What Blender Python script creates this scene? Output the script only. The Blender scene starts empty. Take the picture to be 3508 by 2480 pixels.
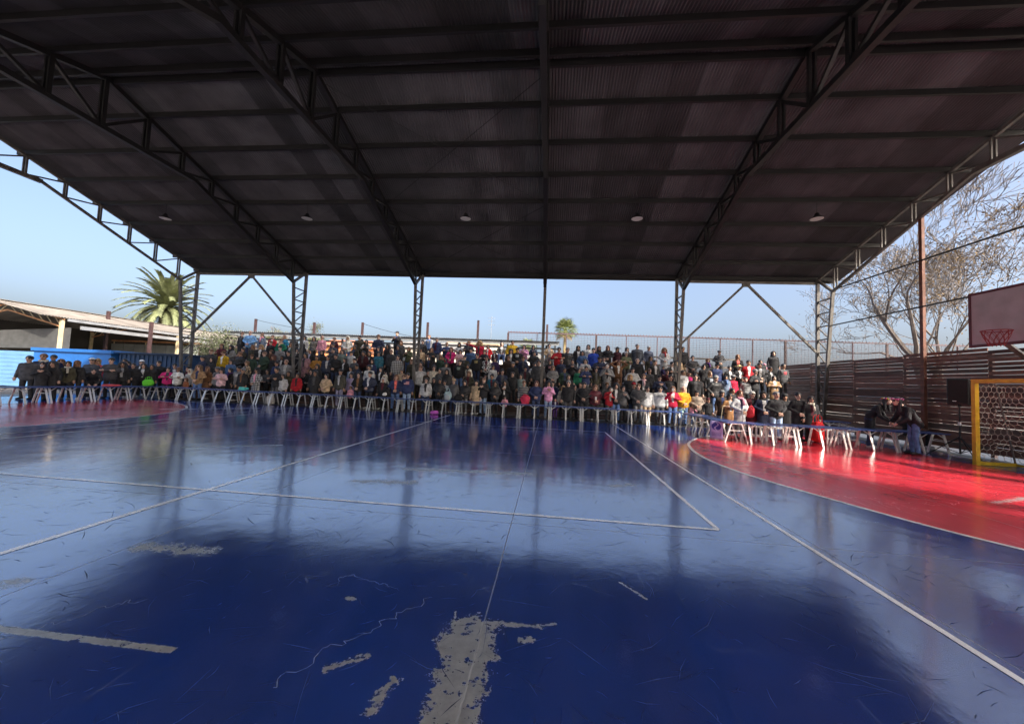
import bpy, bmesh, math, random
import numpy as np
from mathutils import Vector, Matrix, Quaternion
R = math.radians
rng = random.Random(7)
scene = bpy.context.scene
COL = scene.collection

# ------------------------------------------------------------------ camera, sky, sun, exposure
CAM_H = 1.5
cam_data = bpy.data.cameras.new('camera'); cam = bpy.data.objects.new('camera', cam_data); COL.objects.link(cam)
cam_data.sensor_fit = 'HORIZONTAL'; cam_data.sensor_width = 36.0; cam_data.lens = 13.39
cam_data.clip_start = 0.05; cam_data.clip_end = 3000
def cam_rot(yaw, pitch, roll):
    A = Matrix(((math.cos(yaw), math.sin(yaw), 0), (-math.sin(yaw), math.cos(yaw), 0), (0, 0, 1)))
    B = Matrix(((1, 0, 0), (0, 0, -1), (0, 1, 0)))
    P = Matrix(((1, 0, 0), (0, math.cos(pitch), math.sin(pitch)), (0, -math.sin(pitch), math.cos(pitch))))
    Q = Matrix(((math.cos(roll), -math.sin(roll), 0), (math.sin(roll), math.cos(roll), 0), (0, 0, 1)))
    M = Q @ P @ B @ A
    return Matrix((M[0], -M[1], -M[2])).transposed()
cam.matrix_world = Matrix.Translation((0, 0, CAM_H)) @ cam_rot(R(5.7447), R(3.1230), R(2.5046)).to_4x4()
scene.camera = cam

SUN_AZ, SUN_EL = math.atan2(0.75, -0.66), R(36)
sun_dir = Vector((math.sin(SUN_AZ) * math.cos(SUN_EL), math.cos(SUN_AZ) * math.cos(SUN_EL), math.sin(SUN_EL)))
world = bpy.data.worlds.new('World'); scene.world = world; world.use_nodes = True
wn = world.node_tree.nodes; wl = world.node_tree.links
sky = wn.new('ShaderNodeTexSky'); sky.sky_type = 'NISHITA'; sky.sun_disc = False
sky.sun_elevation = SUN_EL; sky.sun_rotation = SUN_AZ; sky.air_density = 0.85; sky.dust_density = 7.0; sky.ozone_density = 1.5
haze_mix = wn.new('ShaderNodeMix'); haze_mix.data_type = 'RGBA'; haze_mix.inputs[0].default_value = 0.1      # thin even veil of winter haze over the whole sky
haze_mix.inputs[7].default_value = (1.45, 1.78, 2.75, 1)
wl.new(sky.outputs[0], haze_mix.inputs[6]); wl.new(haze_mix.outputs[2], wn['Background'].inputs[0]); wn['Background'].inputs[1].default_value = 0.058
sun = bpy.data.lights.new('sun', 'SUN'); sun.energy = 1.3; sun.angle = R(1.5); sun.color = (1.0, 0.93, 0.82)
sun_o = bpy.data.objects.new('sun', sun); COL.objects.link(sun_o)
sun_o.rotation_euler = sun_dir.to_track_quat('Z', 'Y').to_euler(); sun_o.location = (20, -20, 30)
vs = scene.view_settings
vs.view_transform = 'Standard'; vs.look = 'None'; vs.exposure = 2.7; vs.gamma = 1.0; vs.use_curve_mapping = False
scene.render.engine = 'CYCLES'
scene.render.filter_size = 1.05; scene.cycles.use_denoising = True; scene.cycles.max_bounces = 6; scene.cycles.diffuse_bounces = 4
scene.cycles.glossy_bounces = 3; scene.cycles.transparent_max_bounces = 6; scene.cycles.sample_clamp_indirect = 6

# ------------------------------------------------------------------ materials
MATS = {}
def nd(nt, t, **kw):
    n = nt.nodes.new(t)
    for k, v in kw.items(): setattr(n, k, v)
    return n
def mat(name, col, rough=0.6, metal=0.0, var=0.15, scale=6.0, bump=0.0, spec=0.5, per_object=0.0, detail=4, trans=0.0, stretch=None, alpha=None, aniso_bump=None):
    """procedural surface: base colour broken up by noise in world space, optional relief"""
    if name in MATS: return MATS[name]
    m = bpy.data.materials.new(name); m.use_nodes = True; nt = m.node_tree; b = nt.nodes['Principled BSDF']
    b.inputs['Roughness'].default_value = rough; b.inputs['Metallic'].default_value = metal
    b.inputs['Specular IOR Level'].default_value = spec
    geo = nd(nt, 'ShaderNodeNewGeometry'); mp = nd(nt, 'ShaderNodeMapping')
    nt.links.new(geo.outputs['Position'], mp.inputs[0])
    if stretch: mp.inputs['Scale'].default_value = stretch
    nz = nd(nt, 'ShaderNodeTexNoise'); nz.inputs['Scale'].default_value = scale; nz.inputs['Detail'].default_value = detail
    nt.links.new(mp.outputs[0], nz.inputs['Vector'])
    mr = nd(nt, 'ShaderNodeMapRange'); mr.inputs[1].default_value = .3; mr.inputs[2].default_value = .7
    mr.inputs[3].default_value = 1 - var; mr.inputs[4].default_value = 1 + var
    nt.links.new(nz.outputs[0], mr.inputs[0]); fac = mr.outputs[0]
    if per_object:
        oi = nd(nt, 'ShaderNodeObjectInfo'); m2 = nd(nt, 'ShaderNodeMapRange')
        m2.inputs[3].default_value = 1 - per_object; m2.inputs[4].default_value = 1 + per_object
        nt.links.new(oi.outputs['Random'], m2.inputs[0])
        mu = nd(nt, 'ShaderNodeMath', operation='MULTIPLY'); nt.links.new(fac, mu.inputs[0]); nt.links.new(m2.outputs[0], mu.inputs[1]); fac = mu.outputs[0]
    vm = nd(nt, 'ShaderNodeVectorMath', operation='SCALE'); vm.inputs[0].default_value = col
    nt.links.new(fac, vm.inputs['Scale']); nt.links.new(vm.outputs[0], b.inputs['Base Color'])
    if bump:
        bp = nd(nt, 'ShaderNodeBump'); bp.inputs['Strength'].default_value = bump; bp.inputs['Distance'].default_value = .02
        nt.links.new(nz.outputs[0], bp.inputs['Height']); nt.links.new(bp.outputs[0], b.inputs['Normal'])
    if trans: b.inputs['Transmission Weight'].default_value = trans
    if alpha is not None: b.inputs['Alpha'].default_value = alpha
    MATS[name] = m
    return m

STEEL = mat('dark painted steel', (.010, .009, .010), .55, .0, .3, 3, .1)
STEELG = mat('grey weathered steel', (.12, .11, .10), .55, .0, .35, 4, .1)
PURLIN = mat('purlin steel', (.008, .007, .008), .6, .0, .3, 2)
ROOF = mat('dusty galvanised roof sheet', (.062, .060, .065), .55, .0, .35, 1.2, .05, per_object=.5)
ROOFOUT = mat('tan weathered roof sheet', (.20, .175, .15), .7, .0, .3, 1.5, .05, per_object=.15)
YELLOWP = mat('yellow column paint', (.45, .36, .05), .5, .0, .2, 5)
ALU = mat('brushed aluminium', (.72, .71, .68), .38, .55, .12, 30)
TABLETOP = mat('blue table laminate', (.04, .085, .27), .28, .0, .2, 8, spec=.6)
WHITEPL = mat('white plastic', (.75, .73, .70), .45, .0, .06, 6)
BLACKPL = mat('black plastic', (.012, .012, .013), .45, .0, .2, 40, .1)
GRILLE = mat('speaker grille', (.008, .008, .009), .7, .0, .4, 300, .3)
SLAT = mat('dark red stained slat', (.145, .064, .043), .62, .0, .4, 3, .25, per_object=.45, stretch=(6, 1, 8))
SLATG = mat('weathered grey slat', (.16, .11, .085), .7, .0, .35, 3, .25, per_object=.3, stretch=(6, 1, 8))
PLANK = mat('worn bleacher plank', (.10, .055, .043), .65, .0, .45, 3, .25, per_object=.45, stretch=(1, 6, 8))
PLANKG = mat('grey worn bleacher plank', (.13, .105, .09), .7, .0, .4, 3, .25, per_object=.4, stretch=(1, 6, 8))
POSTRED = mat('rust red post', (.16, .06, .035), .6, .0, .3, 5, .15)
POSTDARK = mat('dark maroon post', (.055, .028, .028), .6, .0, .3, 5, .1)
BEIGE = mat('beige painted post', (.55, .45, .28), .6, .0, .2, 5)
RUST = mat('rusty orange steel', (.45, .22, .10), .65, .0, .3, 5)
CONC = mat('rough concrete', (.20, .19, .18), .85, .0, .3, 1.5, .2)
DARKCONC = mat('dark concrete apron', (.055, .055, .06), .35, .0, .4, 1.2, .12)
GUTTER = mat('grey metal gutter', (.30, .31, .32), .45, .3, .2, 2)
WIREM = mat('maroon fence wire', (.10, .06, .07), .6, .0, .1, 5)
GOALY = mat('yellow goal paint', (.62, .40, .02), .4, .0, .2, 6)
NETM = mat('cream net cord', (.55, .50, .40), .8, .0, .1, 20)
BOARD = mat('dirty white backboard', (.42, .45, .46), .6, .0, .12, 3)
BOARDF = mat('maroon board frame', (.10, .02, .03), .5, .0, .15, 5)
RIM = mat('red hoop steel', (.22, .03, .03), .5, .0, .15, 5)

# ------------------------------------------------------------------ mesh helpers
def mesh_from(name, V, F, material=None, smooth=False):
    me = bpy.data.meshes.new(name); me.from_pydata([tuple(v) for v in V], [], [tuple(f) for f in F]); me.update()
    if material: me.materials.append(material)
    if smooth: me.polygons.foreach_set('use_smooth', [True] * len(me.polygons))
    return me
def obj(name, me, parent=None, loc=None, rot=None, scale=None):
    o = bpy.data.objects.new(name, me); COL.objects.link(o)
    if parent: o.parent = parent
    if loc is not None: o.location = loc
    if rot is not None: o.rotation_euler = rot
    if scale is not None: o.scale = scale
    return o
def tag(o, label=None, cat=None, group=None, kind=None):
    if label: o['label'] = label
    if cat: o['category'] = cat
    if group: o['group'] = group
    if kind: o['kind'] = kind
    return o
def empty(name, loc=(0, 0, 0), rz=0.0):
    o = bpy.data.objects.new(name, None); COL.objects.link(o); o.location = loc; o.rotation_euler = (0, 0, rz); o.empty_display_size = .1
    return o
class MB:
    def __init__(s): s.V = []; s.F = []
    def add(s, V, F):
        n = len(s.V); s.V += [tuple(v) for v in V]; s.F += [tuple(i + n for i in f) for f in F]
    def box(s, c, d):
        x, y, z = c; a, b, e = d[0] / 2, d[1] / 2, d[2] / 2
        s.add([(x + i * a, y + j * b, z + k * e) for i in (-1, 1) for j in (-1, 1) for k in (-1, 1)],
              [(0, 1, 3, 2), (4, 6, 7, 5), (0, 4, 5, 1), (2, 3, 7, 6), (0, 2, 6, 4), (1, 5, 7, 3)])
    def quad(s, *p): s.add(p, [tuple(range(len(p)))])
    def tube(s, pts, rad, n=6, cap=True):
        pts = [Vector(p) for p in pts]
        if not hasattr(rad, '__len__'): rad = [rad] * len(pts)
        rings = []; up = None
        for i, p in enumerate(pts):
            t = (pts[min(i + 1, len(pts) - 1)] - pts[max(i - 1, 0)])
            t = t.normalized() if t.length > 1e-9 else Vector((0, 0, 1))
            if up is None: up = Vector((0, 0, 1)) if abs(t.z) < .9 else Vector((1, 0, 0))
            u = t.cross(up)
            if u.length < 1e-4: u = t.cross(Vector((1, .3, .2)))
            u.normalize(); w = t.cross(u)
            rings.append([p + (u * math.cos(2 * math.pi * k / n) + w * math.sin(2 * math.pi * k / n)) * rad[i] for k in range(n)])
        V = [v for r in rings for v in r]; F = []
        for i in range(len(rings) - 1):
            for k in range(n):
                F.append((i * n + k, i * n + (k + 1) % n, (i + 1) * n + (k + 1) % n, (i + 1) * n + k))
        if cap: F += [tuple(range(n))[::-1], tuple(range((len(rings) - 1) * n, len(rings) * n))]
        s.add(V, F)
    def mesh(s, name, m, smooth=False): return mesh_from(name, s.V, s.F, m, smooth)
    def build(s, name, m, parent=None, smooth=False, loc=None): return obj(name, s.mesh(name, m, smooth), parent, loc)
UNIT = {}
def unit_box(m):
    if m.name not in UNIT:
        b = MB(); b.box((0, 0, 0), (1, 1, 1)); UNIT[m.name] = b.mesh('bar_' + m.name, m)
    return UNIT[m.name]
def bar(name, p, q, w, d, m, parent=None, side=None):
    """a straight rectangular member from p to q; side = direction of its w"""
    p = Vector(p); q = Vector(q); t = q - p; L = t.length; t.normalize()
    s = Vector(side) if side is not None else (Vector((1, 0, 0)) if abs(t.x) < .9 else Vector((0, 1, 0)))
    u = (s - t * s.dot(t)).normalized(); v = t.cross(u)
    M = Matrix((u * w, v * d, t * L)).transposed().to_4x4(); M.translation = (p + q) / 2
    o = bpy.data.objects.new(name, unit_box(m)); COL.objects.link(o)
    if parent: o.parent = parent
    o.matrix_local = M
    return o
def board(name, c, d, m, parent=None, rot=None):
    o = bpy.data.objects.new(name, unit_box(m)); COL.objects.link(o); o.location = c; o.scale = d
    if rot: o.rotation_euler = rot
    if parent: o.parent = parent
    return o
def copy_tree(o, parent=None):
    c = o.copy(); COL.objects.link(c)
    c.parent = parent
    for ch in list(o.children): copy_tree(ch, c)
    return c

# ------------------------------------------------------------------ court paint: one wear pattern shared by every colour
def wear_group():
    g = bpy.data.node_groups.new('court wear', 'ShaderNodeTree')
    g.interface.new_socket('Worn', in_out='OUTPUT', socket_type='NodeSocketFloat')
    g.interface.new_socket('Scratch', in_out='OUTPUT', socket_type='NodeSocketFloat')
    g.interface.new_socket('Joint', in_out='OUTPUT', socket_type='NodeSocketFloat')
    g.interface.new_socket('Height', in_out='OUTPUT', socket_type='NodeSocketFloat')
    L = g.links
    out = g.nodes.new('NodeGroupOutput')
    pos = g.nodes.new('ShaderNodeNewGeometry').outputs['Position']
    sep = g.nodes.new('ShaderNodeSeparateXYZ'); L.new(pos, sep.inputs[0])
    def M(op, a, b=None, c=None, clamp=False):
        n = g.nodes.new('ShaderNodeMath'); n.operation = op; n.use_clamp = clamp
        for i, v in enumerate((a, b, c)):
            if v is None: continue
            if isinstance(v, (int, float)): n.inputs[i].default_value = v
            else: L.new(v, n.inputs[i])
        return n.outputs[0]
    def noise(scale, detail=5, rough=.6, st=None, rz=0):
        n = g.nodes.new('ShaderNodeTexNoise'); n.inputs['Scale'].default_value = scale; n.inputs['Detail'].default_value = detail; n.inputs['Roughness'].default_value = rough
        if st:
            mp = g.nodes.new('ShaderNodeMapping'); mp.inputs['Scale'].default_value = st; mp.inputs['Rotation'].default_value = (0, 0, rz)
            L.new(pos, mp.inputs[0]); L.new(mp.outputs[0], n.inputs['Vector'])
        else: L.new(pos, n.inputs['Vector'])
        return n.outputs[0]
    n1 = noise(8, 8, .72); n2 = noise(2.2, 4); nf = noise(40, 5, .65)
    nmix = M('ADD', M('MULTIPLY', n1, .6), M('MULTIPLY', nf, .4))
    # patches of bare concrete: capsules on the slab (x0,y0,x1,y1,radius,noise strength)
    P = [(-.41, 2.34, -.39, 2.1, .15, .58), (-.40, 2.2, -.37, 1.3, .13, .55), (-.52, 2.26, -.46, 2.1, .07, .45), (-.44, 2.43, -.40, 2.30, .05, .3), (-.36, 2.44, .0, 2.46, .025, .16), (.0, 2.47, .09, 2.50, .012, .1),
         (-.1, 2.32, -.06, 2.33, .03, .2), (-.55, 2.52, -.53, 2.40, .012, .1), (-.92, 2.06, -1.08, 1.93, .018, .26), (-.72, 1.93, -.74, 1.72, .022, .28),
         (-3.35, 2.95, -2.78, 2.98, .10, .75), (-2.28, 6.22, -.3, 6.42, .16, .9), (-2.7, 5.3, -1.9, 5.45, .14, .8), 
         (-6.9, 6.7, -5.5, 7.5, .05, .3), (-3.75, 2.2, -3.55, 2.35, .10, .6), (1.0, 6.0, 1.3, 6.2, .10, .9), 
         (6.8, 6.6, 8.0, 7.2, .06, .6), (-13.8, 12.6, -11.9, 14.6, .22, .7), (-16.5, 15.9, -14.5, 15.6, .2, .8), (.6, 3.1, .75, 2.9, .015, .1), (-1.3, 2.55, -1.25, 2.54, .018, .1)]
    acc = None
    for x0, y0, x1, y1, r, k in P:
        dx, dy = x1 - x0, y1 - y0; LL = dx * dx + dy * dy + 1e-6
        t = M('DIVIDE', M('ADD', M('MULTIPLY', M('SUBTRACT', sep.outputs[0], x0), dx), M('MULTIPLY', M('SUBTRACT', sep.outputs[1], y0), dy)), LL, clamp=True)
        ex = M('SUBTRACT', M('SUBTRACT', sep.outputs[0], x0), M('MULTIPLY', t, dx)); ey = M('SUBTRACT', M('SUBTRACT', sep.outputs[1], y0), M('MULTIPLY', t, dy))
        d = M('SQRT', M('ADD', M('MULTIPLY', ex, ex), M('MULTIPLY', ey, ey)))
        v = M('SUBTRACT', M('ADD', r, M('MULTIPLY', M('SUBTRACT', nmix, .5), k)), d)      # >0 inside
        v = M('DIVIDE', v, max(.007, r * .06) if k < .6 else r * .9)
        acc = v if acc is None else M('MAXIMUM', acc, v)
    # worn grey stripe of an old line
    bx = M('SUBTRACT', M('ABSOLUTE', M('ADD', sep.outputs[0], 2.55)), .62); by = M('SUBTRACT', M('ABSOLUTE', M('SUBTRACT', sep.outputs[1], 1.93)), .028)
    v = M('DIVIDE', M('SUBTRACT', M('MULTIPLY', M('SUBTRACT', nmix, .5), .05), M('MAXIMUM', bx, by)), .008); acc = M('MAXIMUM', acc, v)
    # loose chips
    chip = M('MULTIPLY', M('SUBTRACT', M('ADD', M('MULTIPLY', noise(3.1, 5, .7), .7), M('MULTIPLY', n2, .3)), .685), 60)
    acc = M('MAXIMUM', acc, chip)
    hole = M('MULTIPLY', M('SUBTRACT', noise(15, 5, .65), .385), 40, clamp=True)
    worn = M('MULTIPLY', M('MULTIPLY', acc, 1.0, clamp=True), hole)
    # scratches and scuffs: long thin streaks in several directions
    sc = None
    for rz, sx, th in ((.35, 60, .685), (1.3, 70, .70), (2.4, 55, .69)):
        s = M('MULTIPLY', M('SUBTRACT', noise(1.0, 2, .5, (sx, 1.3, 1), rz), th), 14, clamp=True)
        sc = s if sc is None else M('MAXIMUM', sc, s)
    vor = g.nodes.new('ShaderNodeTexVoronoi'); vor.feature = 'DISTANCE_TO_EDGE'; vor.inputs['Scale'].default_value = .55
    wob = g.nodes.new('ShaderNodeVectorMath'); wob.operation = 'MULTIPLY_ADD'
    nv = g.nodes.new('ShaderNodeTexNoise'); nv.inputs['Scale'].default_value = 2.2; nv.inputs['Detail'].default_value = 7; L.new(pos, nv.inputs['Vector'])
    L.new(nv.outputs['Color'], wob.inputs[0]); wob.inputs[1].default_value = (.9, .9, .9); L.new(pos, wob.inputs[2]); L.new(wob.outputs[0], vor.inputs['Vector'])
    crack = M('MULTIPLY', M('SUBTRACT', .0035, vor.outputs['Distance']), 300, clamp=True)
    crack = M('MULTIPLY', crack, M('MULTIPLY', M('SUBTRACT', noise(.9, 3), .47), 8, clamp=True))
    sc = M('MAXIMUM', M('MULTIPLY', sc, .55), M('MULTIPLY', crack, .8))
    # saw-cut joints
    jx = M('SUBTRACT', M('ABSOLUTE', M('SUBTRACT', M('MODULO', M('ADD', sep.outputs[0], 1.535 + .35 + 30.7), 3.07), 1.535)), .0)
    jy = M('ABSOLUTE', M('SUBTRACT', M('MODULO', M('ADD', sep.outputs[1], 2.0 - 4.16 + 40), 4.0), 2.0))
    j = M('MULTIPLY', M('SUBTRACT', .0050, M('MINIMUM', jx, jy)), 400, clamp=True)
    hgt = M('ADD', M('MULTIPLY', noise(1.1, 2), .9), M('ADD', M('MULTIPLY', noise(4.2, 5, .65), .2), M('MULTIPLY', noise(1.0, 3, .6, (26, 5, 1), .3), .05)))
    for i, v in enumerate((worn, sc, j, hgt)): L.new(v, out.inputs[i])
    return g
WEAR = wear_group()
def court_mat(name, col, rough=.12, ior=3.9):
    m = bpy.data.materials.new(name); m.use_nodes = True; nt = m.node_tree; b = nt.nodes['Principled BSDF']; L = nt.links
    w = nt.nodes.new('ShaderNodeGroup'); w.node_tree = WEAR
    geo = nd(nt, 'ShaderNodeNewGeometry')
    nz = nd(nt, 'ShaderNodeTexNoise'); nz.inputs['Scale'].default_value = 1.3; nz.inputs['Detail'].default_value = 6; L.new(geo.outputs['Position'], nz.inputs['Vector'])
    mr = nd(nt, 'ShaderNodeMapRange'); mr.inputs[1].default_value = .3; mr.inputs[2].default_value = .75; mr.inputs[3].default_value = .8; mr.inputs[4].default_value = 1.25; L.new(nz.outputs[0], mr.inputs[0])
    vm = nd(nt, 'ShaderNodeVectorMath', operation='SCALE'); vm.inputs[0].default_value = col; L.new(mr.outputs[0], vm.inputs['Scale'])
    n2 = nd(nt, 'ShaderNodeTexNoise'); n2.inputs['Scale'].default_value = 20; n2.inputs['Detail'].default_value = 9; n2.inputs['Roughness'].default_value = .7; L.new(geo.outputs['Position'], n2.inputs['Vector'])
    cr = nd(nt, 'ShaderNodeValToRGB'); cr.color_ramp.elements[0].position = .3; cr.color_ramp.elements[0].color = (.12, .122, .125, 1); cr.color_ramp.elements[1].position = .75; cr.color_ramp.elements[1].color = (.40, .40, .395, 1); L.new(n2.outputs[0], cr.inputs[0])
    def mix(f, a, c):
        x = nd(nt, 'ShaderNodeMix', data_type='RGBA'); L.new(f, x.inputs[0]); L.new(a, x.inputs[6])
        if isinstance(c, tuple): x.inputs[7].default_value = c
        else: L.new(c, x.inputs[7])
        return x.outputs[2]
    sm = nd(nt, 'ShaderNodeMath', operation='MULTIPLY'); sm.inputs[1].default_value = .2; L.new(w.outputs['Scratch'], sm.inputs[0])
    c = mix(sm.outputs[0], vm.outputs[0], (.42, .44, .46, 1))
    c = mix(w.outputs['Worn'], c, cr.outputs[0])
    c = mix(w.outputs['Joint'], c, (.15, .155, .17, 1))
    L.new(c, b.inputs['Base Color'])
    n3 = nd(nt, 'ShaderNodeTexNoise'); n3.inputs['Scale'].default_value = .7; n3.inputs['Detail'].default_value = 5; L.new(geo.outputs['Position'], n3.inputs['Vector'])
    r0 = nd(nt, 'ShaderNodeMapRange'); r0.inputs[1].default_value = .3; r0.inputs[2].default_value = .7; r0.inputs[3].default_value = rough * .75; r0.inputs[4].default_value = rough * 1.35; L.new(n3.outputs[0], r0.inputs[0])
    ra = nd(nt, 'ShaderNodeMath', operation='MULTIPLY_ADD'); L.new(w.outputs['Worn'], ra.inputs[0]); ra.inputs[1].default_value = .22; L.new(r0.outputs[0], ra.inputs[2])
    rb = nd(nt, 'ShaderNodeMath', operation='MULTIPLY_ADD'); L.new(w.outputs['Scratch'], rb.inputs[0]); rb.inputs[1].default_value = .2; L.new(ra.outputs[0], rb.inputs[2]); rj = nd(nt, 'ShaderNodeMath', operation='MULTIPLY_ADD'); L.new(w.outputs['Joint'], rj.inputs[0]); rj.inputs[1].default_value = .5; L.new(rb.outputs[0], rj.inputs[2]); L.new(rj.outputs[0], b.inputs['Roughness'])
    b.inputs['IOR'].default_value = ior
    bp = nd(nt, 'ShaderNodeBump'); bp.inputs['Strength'].default_value = .27; bp.inputs['Distance'].default_value = .02; L.new(w.outputs['Height'], bp.inputs['Height']); L.new(bp.outputs[0], b.inputs['Normal'])
    return m
BLUEF = court_mat('blue court paint', (.010, .042, .24))
REDF = court_mat('red court paint', (.60, .030, .050), .2, 1.8)
WHITEF = court_mat('white line paint', (.82, .82, .84), .2, 1.7)

# ------------------------------------------------------------------ ground and court
b = MB(); b.quad((-400, -120, -.06), (400, -120, -.06), (400, 900, -.06), (-400, 900, -.06))
tag(b.build('ground', mat('dry ground', (.17, .155, .13), .9, 0, .3, .35, .1)), kind='structure')
b = MB(); b.quad((-60, -60, -.05), (60, -60, -.05), (60, -2.75, -.05), (-60, -2.75, -.05))
tag(b.build('bounce_ground', mat('pale concrete forecourt', (.58, .55, .50), .9, 0, .2, .5, .1)), kind='structure')  # pale ground sheet added out of view to bounce light onto the crowd
b = MB(); b.box((-4.2, 10.3, -.055), (40, 26, .09)); tag(b.build('apron', DARKCONC), kind='structure')
def sheet(name, pts, z, m):
    v = MB(); v.quad(*[(x, y, z) for x, y in pts]); return tag(v.build(name, m), kind='structure')
sheet('court_floor', [(-22.5, -2), (11.6, -2), (11.6, 16.35), (-22.5, 16.35)], 0, BLUEF)
def spline(P, n=10):
    out = []
    for i in range(len(P) - 1):
        p0, p1, p2, p3 = [np.array(P[max(0, min(len(P) - 1, i + k))], float) for k in (-1, 0, 1, 2)]
        for t in np.linspace(0, 1, n, endpoint=False):
            out.append(tuple(.5 * ((2 * p1) + (-p0 + p2) * t + (2 * p0 - 5 * p1 + 4 * p2 - p3) * t * t + (-p0 + 3 * p1 - 3 * p2 + p3) * t ** 3)))
    out.append(tuple(P[-1])); return out
DEE = spline([(10.4, 2.0), (8.2, 2.3), (6.1, 3.4), (4.85, 4.75), (4.15, 6.2), (3.68, 7.6), (3.54, 8.9), (3.7, 10.3), (4.19, 11.8), (5.3, 13.4), (7.2, 14.85), (8.9, 15.45), (10.4, 15.65)])
DEEL = [(-8.5 - x, y) for x, y in DEE]
sheet('red_zone', DEE, .0015, REDF)
sheet('red_zone', DEEL, .0015, REDF)
def ribbon(name, pts, w, z=.003, close=False):
    v = MB(); P = [Vector((x, y, 0)) for x, y in pts]; A = []; B = []
    for i, p in enumerate(P):
        t = (P[min(i + 1, len(P) - 1)] - P[max(i - 1, 0)]).normalized(); nrm = Vector((-t.y, t.x, 0)) * w / 2
        A.append((p.x + nrm.x, p.y + nrm.y, z)); B.append((p.x - nrm.x, p.y - nrm.y, z))
    n = len(P); v.add(A + B, [(i + 1, i, n + i, n + i + 1) for i in range(n - 1)])
    return tag(v.build(name, WHITEF), kind='structure')
ribbon('zone_line', DEE, .075); ribbon('zone_line', DEEL, .075)
ribbon('court_line', [(-4.2, -2), (-4.2, 16.2)], .065, .0031)
for x in (2.62, -11.1): ribbon('court_line', [(x, -2), (x, 16.2)], .05, .0033)
for x in (1.89, -10.4): ribbon('court_line', [(x, 4.45), (x, 13.02)], .05, .0035)
for y in (4.45, 13.02): ribbon('court_line', [(-10.4, y), (1.89, y)], .05, .0037)

# scuffs, scratches and hairline cracks: too many to count, each a thin mark lying on the paint
q_ = random.Random(99)
PALE = mat('pale scratched paint', (.07, .10, .20), .6, 0, .4, 30); DARKM = mat('dark rubber scuff', (.02, .03, .085), .7, 0, .4, 30); DUST = mat('grey crack filler', (.30, .31, .31), .8, 0, .3, 40)
def mark(mb, x, y, a, L, w, z, bend=0.0):
    P = [(x + math.cos(a + bend * t) * L * t, y + math.sin(a + bend * t) * L * t) for t in (0, .5, 1)]; nx, ny = -math.sin(a) * w / 2, math.cos(a) * w / 2
    mb.add([(P[0][0], P[0][1], z), (P[1][0] + nx, P[1][1] + ny, z), (P[2][0], P[2][1], z), (P[1][0] - nx, P[1][1] - ny, z)], [(0, 3, 2, 1)])
ma, mb_, mc = MB(), MB(), MB()
def spot():
    y = 1.3 + 12.5 * q_.random() ** 1.15; return q_.uniform(-1.35 * y - 1.0, 1.05 * y + .5), y
for _ in range(1300):
    x, y = spot(); mark(ma, x, y, q_.gauss(.35, .9), q_.choice((.04, .07, .1, .16, .3)) * q_.uniform(.6, 1.4) * (1 + y * .05), q_.uniform(.0016, .0035) * (1 + y * .15), .0008, q_.uniform(-.4, .4))
for _ in range(1500):
    x, y = spot(); mark(mb_, x, y, q_.gauss(.2, .8), q_.choice((.05, .08, .12, .2)) * q_.uniform(.6, 1.4) * (1 + y * .05), q_.uniform(.002, .0045) * (1 + y * .2), .0010, q_.uniform(-.5, .5))
for _ in range(16):
    x, y = spot(); y += .8; a = q_.uniform(0, 6.3)
    for k in range(q_.randint(18, 46)):
        a0 = a if k == 0 else a0; a = a0 + q_.gauss(0, .75); L = q_.uniform(.015, .05); w = .0022 * q_.uniform(.5, 1.6)
        x2, y2 = x + math.cos(a) * L, y + math.sin(a) * L; nx, ny = -math.sin(a) * w / 2, math.cos(a) * w / 2
        mc.add([(x + nx, y + ny, .0012), (x - nx, y - ny, .0012), (x2 - nx, y2 - ny, .0012), (x2 + nx, y2 + ny, .0012)], [(0, 1, 2, 3)]); x, y = x2, y2
for m_, n_, mm in ((ma, 'pale_scratches', PALE), (mb_, 'dark_scuffs', DARKM), (mc, 'hairline_cracks', DUST)):
    tag(m_.build(n_, mm), {'pale_scratches': 'pale fine scratches scattered over the blue court paint', 'dark_scuffs': 'short dark shoe scuffs scattered over the blue court', 'hairline_cracks': 'thin wandering cracks in the blue court surface'}[n_], 'floor marks', kind='stuff')

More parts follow.
